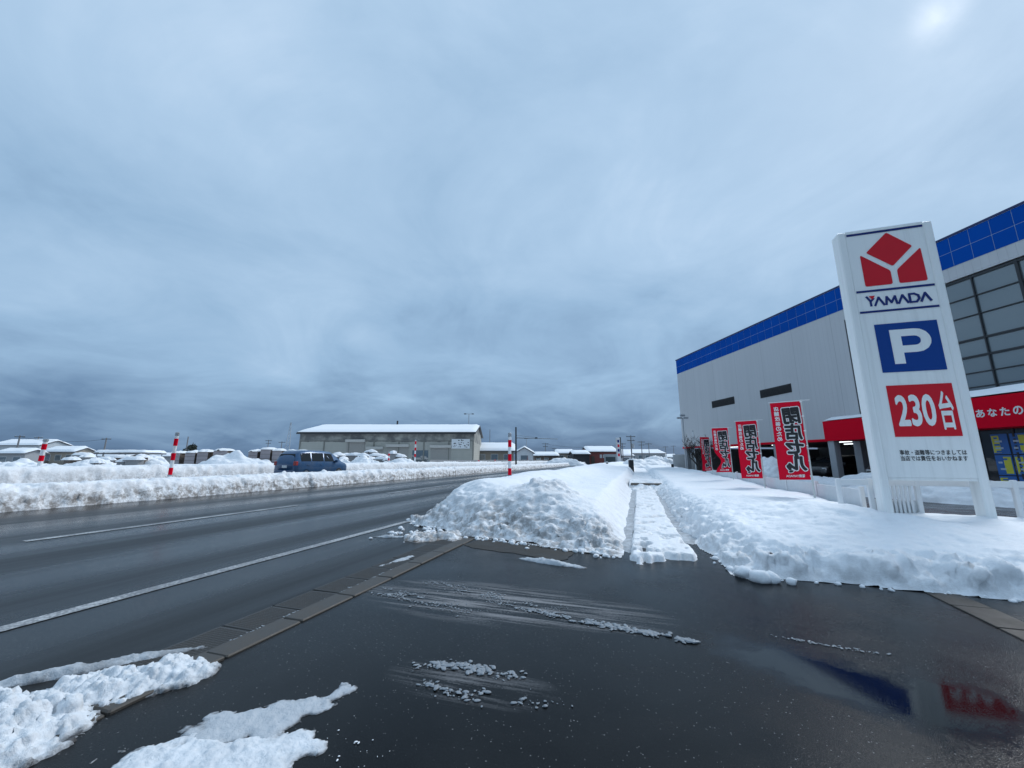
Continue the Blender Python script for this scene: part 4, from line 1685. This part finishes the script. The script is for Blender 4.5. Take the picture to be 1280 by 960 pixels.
def warehouse_mat():
    t = NT('warehouse_siding')
    xyz = t.xyz()
    band = t.math('ABSOLUTE', t.math('SINE', t.math('MULTIPLY', xyz[2], math.pi / .35)))
    st = t.noise(.5, 4, .6)
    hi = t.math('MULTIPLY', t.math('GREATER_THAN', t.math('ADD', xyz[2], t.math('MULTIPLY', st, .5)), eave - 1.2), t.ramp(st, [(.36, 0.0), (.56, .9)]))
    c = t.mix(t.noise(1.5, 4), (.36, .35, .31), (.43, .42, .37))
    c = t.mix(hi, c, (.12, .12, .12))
    c = t.mix(t.ramp(band, [(0, .35), (.15, 0)]), c, (.13, .13, .12))
    t.set('Base Color', c)
    t.set('Roughness', .7)
    return t.m


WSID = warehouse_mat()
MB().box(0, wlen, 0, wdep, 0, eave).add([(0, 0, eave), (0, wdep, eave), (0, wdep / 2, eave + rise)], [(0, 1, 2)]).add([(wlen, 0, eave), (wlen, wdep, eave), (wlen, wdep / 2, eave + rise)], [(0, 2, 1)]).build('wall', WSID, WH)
rf = MB().prism([(0, 0)] * 0 + [], 0, 0) if False else None


def gable_roof(name, x0, x1, dep, z, rise_, th, mat, parent, over=.35, front=.45):
    k = rise_ / (dep / 2)
    a = (-front, z - front * k)
    b = (dep / 2, z + rise_)
    c = (dep + front, z - front * k)
    prof = [a, b, c, (c[0], c[1] + th), (b[0], b[1] + th), (a[0], a[1] + th)]
    vs = [(x0 - over, p[0], p[1]) for p in prof] + [(x1 + over, p[0], p[1]) for p in prof]
    fs = [(0, 1, 4, 5), (1, 2, 3, 4), (6, 11, 10, 7), (7, 10, 9, 8)]
    for i in range(6):
        j = (i + 1) % 6
        fs.append((i, i + 6, j + 6, j))
    return MB().add(vs, fs).build(name, mat, parent)


def gable_snow(x0, x1, dep, z, rise_, th, parent, over=.3, front=.4, seed=0, wob=.15):
    k = rise_ / (dep / 2)
    nx = max(8, int((x1 - x0 + 2 * over) / .5))
    ny = 22
    X, Y = np.meshgrid(np.linspace(x0 - over, x1 + over, nx), np.linspace(-front, dep + front, ny))
    base = z + rise_ - np.abs(Y - dep / 2) * k
    e = np.minimum(np.minimum(X - x0 + over, x1 + over - X), np.minimum(Y + front, dep + front - Y))
    Z = base + .01 + th * sstep(-.01, .25, e) ** .5 * (1 + wob * (fbm(X * .8, Y * .8, 0, seed, 3) - .5) * 2)
    o = grid_mesh('roof_snow', X, Y, Z, SNOW_SOFT, frame=False)
    o.parent = parent
    return o


ROOFM = plain('roof_metal', (.10, .10, .105), .6)
gable_roof('roof', 0, wlen, wdep, eave + .02, rise, .12, ROOFM, WH)
gable_snow(0, wlen, wdep, eave + .15, rise, .26, WH, seed=5)
MB().box(-.3, wlen + .3, -.62, -.47, eave - .25, eave - .1).build('gutter_pipe', DARK_METAL, WH)
sc_ = D / 499
for k in range(8):
    x = k * wlen / 7
    MB().box(max(.02, min(wlen - .2, x - .09)), max(.2, min(wlen - .02, x + .09)), -.09, -.004, 0, eave - 1.3).build('pilaster', plain('beige_trim', (.21, .205, .18), .7), WH)
MB().box(0, wlen, -.06, -.004, eave - 1.32, eave - 1.22).build('ledge', plain('beige_trim', (.21, .205, .18), .7), WH)
SHUT = plain('shutter_metal', (.34, .32, .29), .5)
for (pa, pb, yt) in ((432, 455, 553), (458, 478, 562), (483, 510, 559), (538, 563, 560)):
    x0, x1 = (pa - 372) * sc_, (pb - 372) * sc_
    zt_ = zat(yt, D) - .25
    sh = MB().box(x0, x1, -.05, -.003, .1, zt_).build('shutter', SHUT, WH)
    for q in range(int(zt_ / .28)):
        MB().box(x0 + .03, x1 - .03, -.075, -.052, .14 + q * .28, .14 + q * .28 + .22).build('slat', SHUT, sh)
    MB().box(x0 - .1, x1 + .1, -.45, -.003, zt_, zt_ + .42).build('shutter_box', plain('shutter_box', (.48, .46, .42), .5), sh)
for (pa, pb, ya, yb) in ((515, 535, 563, 577),):
    MB().box((pa - 372) * sc_, (pb - 372) * sc_, -.03, -.003, .2, zat(ya, D) - .25).build('window', GLASS, WH)
bx0, bx1 = (564 - 372) * sc_, (587 - 372) * sc_
bz0, bz1 = zat(561, D) - .25, zat(549, D) - .25
bd = MB().box(bx0, bx1, -.14, -.07, bz0, bz1).build('notice_board', WHITE, WH)
rb = random.Random(3)
for (u0, u1, v0, v1, n_) in ((.25, .72, .78, .95, 6), (.04, .28, .15, .62, 7), (.34, .58, .35, .68, 6), (.62, .97, .12, .66, 10), (.34, .56, .08, .28, 4)):
    for q in range(n_):
        a = rb.uniform(u0, u1 - .05)
        b = rb.uniform(v0, v1 - .06)
        xa, za = bx0 + a * (bx1 - bx0), bz0 + b * (bz1 - bz0)
        MB().box(xa, xa + rb.uniform(.08, .25), -.150, -.142, za, za + rb.uniform(.05, .12)).build('sign_mark', BLACK, bd)
MB().tube([(13, wdep / 2, eave + rise), (13, wdep / 2, eave + rise + 1.0)], .15, 8).build('vent', DARK_METAL, WH)
# lamp mast behind
def t_mast(px, ytop, depth, label, w=1.6, base=.2):
    p = at(px, depth)
    h = zat(ytop, depth) - base
    t = thing('lamp_mast', label, 'lamp mast', (p.x, p.y, base), 0)
    MB().tube([(0, 0, 0), (0, 0, h)], [.11, .07], 8).build('mast', GALV, t)
    MB().tube([(-w / 2, 0, h - .05), (w / 2, 0, h - .05)], .06, 6).build('arm', GALV, t)
    for s in (-1, 1):
        MB().bbox(s * w / 2 - .22, s * w / 2 + .22, -.18, .18, h - .12, h + .05, .02).build('lamp_head', DARK_METAL, t)
    return t


t_mast(585, 517, 82, 'twin lamp mast rising behind the right end of the warehouse')


# ================================================================== houses
WALLS = {'grey': plain('wall_grey', (.26, .27, .28), .7), 'white': plain('wall_white', (.58, .60, .62), .7), 'beige': plain('wall_beige', (.27, .24, .20), .7),
         'brown': plain('wall_brown', (.10, .075, .06), .7), 'dark': plain('wall_dark', (.03, .03, .033), .6), 'red': plain('wall_red', (.24, .06, .05), .6), 'pale': plain('wall_pale', (.40, .43, .45), .7)}


def house(px0, px1, yeave, yridge, depth, wall, label, dep=8.0, nwin=2, gable_front=False, rz=0.0, snow=.35, base=.15):
    a, b = at(px0, depth), at(px1, depth)
    ln = b.x - a.x
    ze = zat(yeave, depth) - base
    t = thing('house', label, 'house', (a.x, depth, base), rz)
    if gable_front:
        rise_ = max(.6, (yeave - yridge) * depth / 499)
        MB().box(0, ln, 0, dep, 0, ze).add([(0, 0, ze), (ln, 0, ze), (ln / 2, 0, ze + rise_)], [(0, 1, 2)]).add([(0, dep, ze), (ln, dep, ze), (ln / 2, dep, ze + rise_)], [(0, 2, 1)]).build('wall', WALLS[wall], t)
        sub = thing('roof_frame', None, None)
        sub.parent = t
        sub.location = (ln, 0, 0)
        sub.rotation_euler = (0, 0, math.pi / 2)
        gable_roof('roof', 0, dep, ln, ze + .02, rise_, .12, ROOFM, sub)
        gable_snow(0, dep, ln, ze + .15, rise_, snow, sub, seed=int(px0))
    else:
        rise_ = max(.5, (yeave - yridge) * depth / 499)
        MB().box(0, ln, 0, dep, 0, ze).add([(0, 0, ze), (0, dep, ze), (0, dep / 2, ze + rise_)], [(0, 1, 2)]).add([(ln, 0, ze), (ln, dep, ze), (ln, dep / 2, ze + rise_)], [(0, 2, 1)]).build('wall', WALLS[wall], t)
        gable_roof('roof', 0, ln, dep, ze + .02, rise_, .12, ROOFM, t)
        gable_snow(0, ln, dep, ze + .15, rise_, snow, t, seed=int(px0))
    for k in range(nwin):
        x = ln * (k + .5) / nwin
        ww = min(1.6, ln / nwin * .5)
        z0 = max(.6, ze - 1.6)
        fr = MB().box(x - ww / 2 - .06, x + ww / 2 + .06, -.05, -.003, z0 - .06, z0 + 1.06).build('window_frame', WALLS['white'], t)
        MB().box(x - ww / 2, x + ww / 2, -.07, -.052, z0, z0 + 1.0).build('pane', GLASS, fr)
    if ln > 5:
        MB().box(ln * .08, ln * .08 + .9, -.05, -.003, .1, 2.1).build('door', WALLS['brown'], t)
    return t


house(-14, 46, 557, 551, 84, 'pale', 'pale long house with snowy roof at the left behind the bank', 6, 4)
house(-6, 30, 567, 563, 68, 'grey', 'low grey shed before the pale long house', 3, 2)
house(52, 92, 565, 560.5, 74, 'beige', 'low brownish house with snowy roof behind the leaning snow pole', 3.5, 3)
house(594, 642, 564, 555, 74, 'beige', 'beige low house with thick roof snow beside the warehouse', 9, 3)
house(645, 666, 566, 560, 88, 'white', 'small white gabled house behind the overhead gantry', 9, 1, True)
house(668, 698, 570, 566.5, 105, 'brown', 'long low brown house with snowy roof right of the white gabled house', 7, 3)
house(696, 718, 567, 563, 120, 'beige', 'beige two storey house left of the black shed', 7, 2)
house(717, 737, 568, 564.5, 100, 'dark', 'black shed with snowy roof left of the red fronted shop', 7, 0)
shop = house(736, 773, 565, 559, 104, 'red', 'red fronted roadside shop with wide snowy roof', 11, 0)
wpx = 104 / 499
for k in range(3):
    MB().box(2.9 + k * .85, 3.5 + k * .85, -.06, -.003, 1.6, 2.5).build('window', WALLS['white'], shop)
MB().box(4.0, 7.6, -.12, -.004, .3, 2.6).build('wall_panel', WALLS['pale'], shop)
MB().box(4.4, 6.9, -.20, -.122, .3, 1.9).build('shop_window', GLASS, shop)
house(778, 832, 567, 562.5, 128, 'grey', 'long grey flat building beyond the footpath', 12, 6, snow=.25)
house(774, 792, 570, 565, 118, 'white', 'small white house between the tall shop sign and utility poles', 8, 1)
house(832, 850, 572, 569, 140, 'pale', 'tiny pale house at the end of the footpath', 8, 1)
house(108, 160, 571, 566, 90, 'brown', 'brown house nearly buried in snow left of the median pole', 7, 2)
house(190, 214, 571, 568, 95, 'grey', 'small grey shed behind the median snow pole', 6, 1)

# shed roof on posts with stacked goods, left
cp = at(140, 55)
CPT = thing('open_shed', 'open shed with snow covered flat roof on thin posts', 'shed', (cp.x, cp.y, .3), .1)
MB().box(-2.4, 4.0, 0, 4, 1.75, 1.92).build('roof', ROOFM, CPT)
snow_slab('roof_snow', -2.4, 4.0, 0, 4, 1.93, .4, CPT, 8)
for x in (-2.2, 1.4, 3.6):
    for y in (.2, 3.7):
        MB().tube([(x, y, 0), (x, y, 1.75)], .06, 6).build('post', GALV, CPT)

# ------------------------------------------------------------------ crates and stone blocks in the yard
rc = random.Random(21)
PINK = plain('crate_grey_pink', (.30, .27, .28), .7)


def crate(px0, px1, ytop, depth, label, group, slats=4, base=.35, cap=.3, h_=None):
    a, b = at(px0, depth), at(px1, depth)
    ln = b.x - a.x
    h = h_ or (zat(ytop, depth) - base - cap)
    t = thing('storage_crate', label, 'crate', (a.x, depth, base), 0, group)
    bd_ = MB().bbox(0, ln, 0, 1.3, 0, h, .03).build('box', WALLS['brown'], t)
    for k in range(slats):
        z0 = .03 + k * (h - .06) / slats
        MB().bbox(-.015, ln + .015, -.05, -.002, z0, z0 + (h - .06) / slats - .03, .01).build('board', PINK, bd_)
    o = heap('snow_cap', (ln / 2, .65, h - .03), ln * .62, .95, cap, 0, int(px0) + 3, None, .05, 18, dome=.33)
    o.parent = t
    return t


GL = 'slatted crates standing in the yard'
for k, (a, b, y) in enumerate(((213, 224, 563), (231, 243, 562.5), (246, 259, 561.5), (266, 283, 560))):
    crate(a, b, y, 46, ('pinkish slatted crate right beside the median snow pole', 'second pinkish slatted crate along the row by the median pole', 'third pinkish slatted crate along the row, half buried', 'widest pinkish slatted crate next to the snow heap')[k], GL)
for k, (a, b, y) in enumerate(((310, 321, 561), (325, 337, 558.5), (340, 351, 560))):
    crate(a, b, y, 46, ('pinkish slatted crate right of the big yard snow heap', 'tall pinkish slatted crate with dark gaps near the minivan', 'pinkish slatted crate just behind the minivan')[k], GL)

STONE = plain('stone_grey', (.22, .225, .23), .8, bump=.3)
lab = 'snow capped grey stone block lying in the yard before the warehouse'
for k in range(26):
    px = 358 + k * 5.6 + rc.uniform(-2, 2)
    dp = rc.uniform(46, 56)
    p = at(px, dp)
    w_, d_ = rc.uniform(.6, 1.9), rc.uniform(.5, 1.0)
    h_ = zat(rc.uniform(562, 573), dp) - .62
    t = thing('stone_block', lab, 'stone block', (p.x, p.y, .30), rc.uniform(-.4, .4), 'stone blocks in the yard')
    MB().bbox(-w_ / 2, w_ / 2, -d_ / 2, d_ / 2, 0, h_, .04).build('block', STONE, t)
    o = heap('snow_cap', (0, 0, h_ - .04), w_ * .68, d_ * .8, .38, 0, 40 + k, None, .05, 16, dome=.33)
    o.parent = t
for k in range(12):
    px = 92 + k * 9.5 + rc.uniform(-3, 3)
    dp = rc.uniform(44, 52)
    p = at(px, dp)
    w_, d_ = rc.uniform(.8, 2.0), rc.uniform(.5, 1.0)
    h_ = zat(rc.uniform(565, 575), dp) - .68
    t = thing('stone_block', 'snow capped dark stone block in the yard left of the median pole', 'stone block', (p.x, p.y, .30), rc.uniform(-.4, .4), 'dark stone blocks in the left yard')
    MB().bbox(-w_ / 2, w_ / 2, -d_ / 2, d_ / 2, 0, h_, .04).build('block', WALLS['brown'] if k % 3 == 0 else STONE, t)
    o = heap('snow_cap', (0, 0, h_ - .04), w_ * .68, d_ * .8, .42, 0, 140 + k, None, .05, 16, dome=.33)
    o.parent = t
# heaps in the yard
for k, (px, dp, rx, ry, h, lb) in enumerate(((296, 44, 4.4, 2.0, 1.6, 'big steep snow heap in the yard between the crates'), (276, 50, 3.4, 2.0, 1.9, 'snow heap peaking behind the widest crate'), (182, 47, 3.4, 2.0, 1.5, 'broad snow heap left of the median snow pole'), (455, 44, 2.2, 1.4, 1.3, 'white snow heap at the front of the warehouse yard'), (500, 43, 2.4, 1.5, 1.2, 'white snow heap before the warehouse shutters'),
                                        (120, 45, 3, 2, 1.1, 'snow heap before the open shed'), (30, 40, 4.0, 2, .9, 'low snow heap before the grey shed'), (425, 46, 2.0, 1.2, 1.1, 'snow heap ahead of the minivan'), (706, 78, 5, 2, 1.6, 'snow heap by the concrete parapet'), (806, 58, 4.5, 3, 1.5, 'snow heap beyond the end of the footpath'), (823, 66, 3.5, 2, 2.0, 'peaked snow heap beside the grey site board'))):
    p = at(px, dp)
    heap('snow_heap', (p.x, p.y, .25 if px < 600 else 0.0), rx, ry, h, rc.uniform(-.2, .2), 60 + k, lb, .3)

# ------------------------------------------------------------------ concrete parapet along the far side
PR = thing('concrete_parapet', 'grey concrete parapet along the far side of the road', 'parapet', W(-22.6, 40, 0), -ROAD)
for k in range(16):
    MB().bbox(-.18, .18, k * 6 + .02, k * 6 + 5.98, 0, 1.25 + .0 * k, .03).build('wall_panel', CONC_PALE, PR)
PB = MB().box(.184, .20, .6, 6.5, .45, .95).build('barrier_board', plain('board_brown', (.22, .19, .14), .7), PR)
for k, (y, z) in enumerate(((14.5, .95), (21.5, 1.05))):
    m = MB()
    for q in range(20):
        a, b = 2 * math.pi * q / 20, 2 * math.pi * (q + 1) / 20
        m.add([(.19, y + .30 * math.cos(a), z + .30 * math.sin(a)), (.19, y + .30 * math.cos(b), z + .30 * math.sin(b)), (.19, y + .2 * math.cos(b), z + .2 * math.sin(b)), (.19, y + .2 * math.cos(a), z + .2 * math.sin(a))], [(0, 1, 2, 3)])
    m.build('red_ring', RED, PR)


# ------------------------------------------------------------------ poles
def utility_pole(px, ytop, depth, label, arms=2, rad=.16, base=.1, transformer=False):
    p = at(px, depth)
    h = zat(ytop, depth) - base
    t = thing('utility_pole', label, 'utility pole', (p.x, p.y, base), 0, 'utility poles along the horizon')
    MB().tube([(0, 0, -.1), (0, 0, h)], [rad, rad * .7], 8).build('pole', POLE_CONC, t)
    for k in range(arms):
        z = h - .25 - k * .8
        MB().box(-.95 + .2 * k, .95 - .2 * k, -.06, .06, z - .06, z + .06).build('crossarm', DARK_METAL, t)
        for s in (-.8, 0, .8):
            MB().tube([(s * (1 - .2 * k), 0, z + .06), (s * (1 - .2 * k), 0, z + .26)], .05, 6).build('insulator', GALV, t)
    if transformer:
        MB().tube([(.35, 0, h - 2.6), (.35, 0, h - 1.7)], .28, 10).build('transformer', GALV, t)
    return t


for (px, y, d, lb, ar, tf) in ((790, 544.5, 82, 'thick utility pole with transformers beyond the footpath', 2, True), (803, 551.5, 105, 'utility pole right of the thick transformer pole', 2, False), (812, 554, 118, 'thin utility pole with a single arm above the long grey building', 1, False),
                               (779, 554, 110, 'utility pole beside the tall shop sign', 2, False), (682, 554, 120, 'utility pole above the long low brown house', 2, False), (833, 558, 140, 'far thin utility pole near the bare tree', 1, False), (693, 560, 150, 'far small pole above the beige two storey house', 1, False),
                               (18, 544.5, 75, 'thin utility pole over the pale long house', 1, False), (42, 546, 90, 'short utility pole at the right end of the pale house', 1, False), (128, 547.5, 80, 'utility pole above the open shed', 1, False), (231, 546, 90, 'thin pole beside the small dark round tree', 0, False), (350, 552, 110, 'short utility pole left of the lattice mast', 1, False), (333, 550, 120, 'far pole above the yard crates', 2, False), (612, 537, 140, 'tall thin pole behind the beige low house', 0, False), (843, 557, 150, 'far thin pole beside the store corner', 1, False)):
    utility_pole(px, y, d, lb, ar, .16 if d < 100 else .14, transformer=tf)

# wires between the poles beyond the footpath
def wire(a, b, sag, label):
    pts = []
    for k in range(13):
        t = k / 12
        p = Vector(a).lerp(Vector(b), t)
        p.z -= sag * 4 * t * (1 - t)
        pts.append(p)
    o = MB().tube(pts, .025, 5).build('overhead_wire', DARK_METAL)
    tag(o, label, 'wire', 'overhead wires')


def ptop(px, y, d, dz=.25):
    q = at(px, d)
    return (q.x, q.y, zat(y, d) - dz)


wire(ptop(790, 544.5, 82), ptop(803, 551.5, 105), .5, 'overhead wire from the transformer pole to the next pole')
wire(ptop(803, 551.5, 105), ptop(812, 554, 118), .4, 'overhead wire above the long grey building')
wire(ptop(682, 554, 120), ptop(779, 554, 110), 1.0, 'long overhead wire across the red fronted shop')
wire(ptop(812, 554, 118), ptop(833, 558, 140), .5, 'overhead wire leading towards the bare tree')
wire(ptop(18, 544.5, 75), ptop(128, 547.5, 80), .7, 'overhead wire across the left yard')

# lattice mast left of the warehouse
lp = at(359, 90)
LM = thing('lattice_mast', 'slim steel lattice mast left of the warehouse', 'mast', (lp.x, lp.y, .2), 0)
hL = zat(528, 90) - .2
m = MB()
for (sx_, sy_) in ((-1, -1), (1, -1), (0, 1)):
    m.tube([(sx_ * .75, sy_ * .6, 0), (sx_ * .08, sy_ * .06, hL)], .05, 5)
m.build('leg', GALV, LM)
m = MB()
for k in range(9):
    a, b = k / 9, (k + 1) / 9
    wa, wb = .75 - .67 * a, .75 - .67 * b
    m.tube([(-wa, -wa * .8, a * hL), (wb, -wb * .8, b * hL)], .03, 4)
    m.tube([(wa, -wa * .8, a * hL), (-wb, -wb * .8, b * hL)], .03, 4)
m.build('bracing', GALV, LM)

# overhead sign gantry
gp = at(645, 70)
GT = thing('sign_gantry', 'dark pole with a long horizontal arm over the road', 'gantry', (gp.x, gp.y, 0), 0)
gh = zat(534, 70)
MB().tube([(0, 0, 0), (0, 0, gh)], [.16, .13], 10).build('pole', DARK_METAL, GT)
MB().tube([(0, 0, zat(547.5, 70)), (7.4, .0, zat(549, 70))], [.08, .05], 8).build('arm', GALV, GT)
MB().tube([(0, 0, zat(544, 70)), (3.6, 0, zat(547.8, 70) + .06)], .03, 6).build('stay', GALV, GT)
MB().bbox(3.4, 3.8, -.1, .1, zat(549, 70) + .1, zat(549, 70) + .3, .02).build('signal_lamp', DARK_METAL, GT)
t_mast(658, 548, 95, 'single thin lamp mast right of the gantry pole', .6)

# tall shop sign far along the road
tp = at(773.5, 84)
TS = thing('tower_sign', 'narrow white and red tower sign beyond the footpath', 'sign', (tp.x, tp.y, 0), .25)
ht_ = zat(547.5, 84)
MB().bbox(-.42, .42, -.2, .2, 0, ht_, .03).build('panel', WALLS['white'], TS)
MB().box(.43, .62, -.22, .2, 1.6, ht_ + .1).build('side_stripe', BLACK, TS)
for k in range(4):
    MB().box(-.25, .2, -.225, -.203, ht_ - 1.0 - k * .95, ht_ - .45 - k * .95).build('sign_mark', SIGN_RED if k % 2 else SIGN_NAVY, TS)

# grey site board, bollards by the path, parking-lot lamp
sb_ = at(855, 44)
SB = thing('site_board', 'pale grey site board standing near the store corner', 'board', (sb_.x, sb_.y, 0), -.2)
MB().bbox(-1.15, 1.15, -.04, .04, .25, 1.85, .01).build('board', WALLS['pale'], SB)
for x in (-1.0, 1.0):
    MB().tube([(x, .06, 0), (x, .06, 1.8)], .04, 6).build('post', GALV, SB)
for (px, yt, d, lb) in ((788.5, 575.0, 36, 'black square bollard left of the kerb beam'), (840, 580, 40, 'dark bollard in front of the grey site board'), (758.5, 578, 40, 'thin dark marker post on the left bank')):
    p = at(px, d)
    t = thing('bollard', lb, 'bollard', (p.x, p.y, 0), 0)
    w_ = .19 if px == 788.5 else .1
    MB().bbox(-w_, w_, -w_, w_, 0, zat(yt, d), .02).build('body', DARK, t)
    MB().bbox(-w_ * .8, w_ * .8, -w_ * .8, w_ * .8, zat(yt, d), zat(yt, d) + .08, .02).build('snow_cap', SNOW_SOFT, t)

lpz = at(857.5, 36)
LP = thing('lot_lamp', 'slim parking lot lamp pole before the store corner', 'lamp post', (lpz.x, lpz.y, 0), 0)
lh = zat(522, 36)
MB().tube([(0, 0, 0), (0, 0, lh)], [.06, .045], 8).build('pole', GALV, LP)
for s in (-1, 1):
    MB().bbox(s * .30 - .2, s * .30 + .2, -.12, .12, lh - .1, lh + .05, .02).build('lamp_head', GALV, LP)
    MB().bbox(s * .12 - .1, s * .12 + .1, -.08, .08, lh + .12, lh + .3, .02).build('lamp_bracket', GALV, LP)
wp_ = at(869, 33)
FP = thing('flag_post', 'bare white flag post between the lot lamp and the narrow flag', 'post', (wp_.x, wp_.y, 0), 0)
MB().tube([(0, 0, 0), (0, 0, zat(540, 33))], [.05, .03], 8).build('post', WHITE, FP)
MB().tube([(0, 0, zat(540, 33)), (0, 0, zat(540, 33) + .12)], [.05, .02], 8).build('finial', GALV, FP)


# ================================================================== trees
def bare_tree(pos, h, seed, label, spread=.55):
    r_ = random.Random(seed)
    t = thing('bare_tree', label, 'tree', pos, 0)
    trunk, crown = MB(), MB()

    def grow(p, d, ln, rad, lvl):
        pts, rads = [p], [rad]
        q, dd = p.copy(), d.copy()
        for k in range(4):
            dd = (dd + Vector((r_.uniform(-.18, .18), r_.uniform(-.18, .18), r_.uniform(-.02, .12)))).normalized()
            q = q + dd * ln / 4
            pts.append(q.copy())
            rads.append(rad * (1 - .13 * (k + 1)))
        (trunk if lvl == 0 else crown).tube(pts, rads, 7 if lvl < 2 else 4, False)
        if lvl >= 4:
            return
        for k in range((6, 5, 4, 4)[lvl]):
            i = r_.choice((2, 3, 4)) if k else 4
            a = r_.uniform(0, 6.28)
            sd_ = Vector((math.cos(a), math.sin(a), r_.uniform(.15, .8)))
            nd = (dd * (1 - spread) + sd_.normalized() * spread).normalized()
            grow(pts[i], nd, ln * r_.uniform(.55, .75), max(.008, rads[i] * .62), lvl + 1)
    grow(Vector((0, 0, -.05)), Vector((.03, 0, 1)), h * .32, h * .035, 0)
    bark = plain('bark', (.035, .03, .027), .9)
    trunk.build('trunk', bark, t)
    crown.build('crown', bark, t)
    return t


tp_ = at(872, 31)
bare_tree((tp_.x, tp_.y, 0), 4.6, 5, 'leafless dark tree before the grey store corner', .55)
tp_ = at(885, 33)
bare_tree((tp_.x, tp_.y, 0), 4.3, 8, 'leafless bushy tree behind the narrow turned sale flag', .62)


def leafy_tree(pos, h, rad, seed, label):
    t = thing('evergreen_tree', label, 'tree', pos, 0)
    r_ = random.Random(seed)
    MB().tube([(0, 0, 0), (.05, 0, h * .5), (0, .05, h * .9)], [.12, .09, .03], 6).build('trunk', plain('bark', (.035, .03, .027), .9), t)
    m_ = MB()
    clumps = [(r_.gauss(0, rad * .45), r_.gauss(0, rad * .45), h * .68 + r_.gauss(0, rad * .42), rad * r_.uniform(.3, .5)) for _ in range(14)]
    for k in range(1500):
        c = r_.choice(clumps)
        d = Vector((r_.gauss(0, 1), r_.gauss(0, 1), r_.gauss(0, 1))).normalized() * c[3] * r_.uniform(.6, 1.05)
        p = Vector(c[:3]) + d
        a = Vector((r_.gauss(0, 1), r_.gauss(0, 1), r_.gauss(0, 1))).normalized()
        b = a.orthogonal().normalized()
        s = .10
        m_.add([p + a * s, p + b * s * .5, p - a * s, p - b * s * .5], [(0, 1, 2, 3)])
    m_.build('crown', plain('evergreen_leaf', (.03, .04, .03), .8), t)
    return t


tp_ = at(238, 62)
leafy_tree((tp_.x, tp_.y, .3), zat(550, 62) - .3, .75, 3, 'small dark round evergreen behind the yard crates')
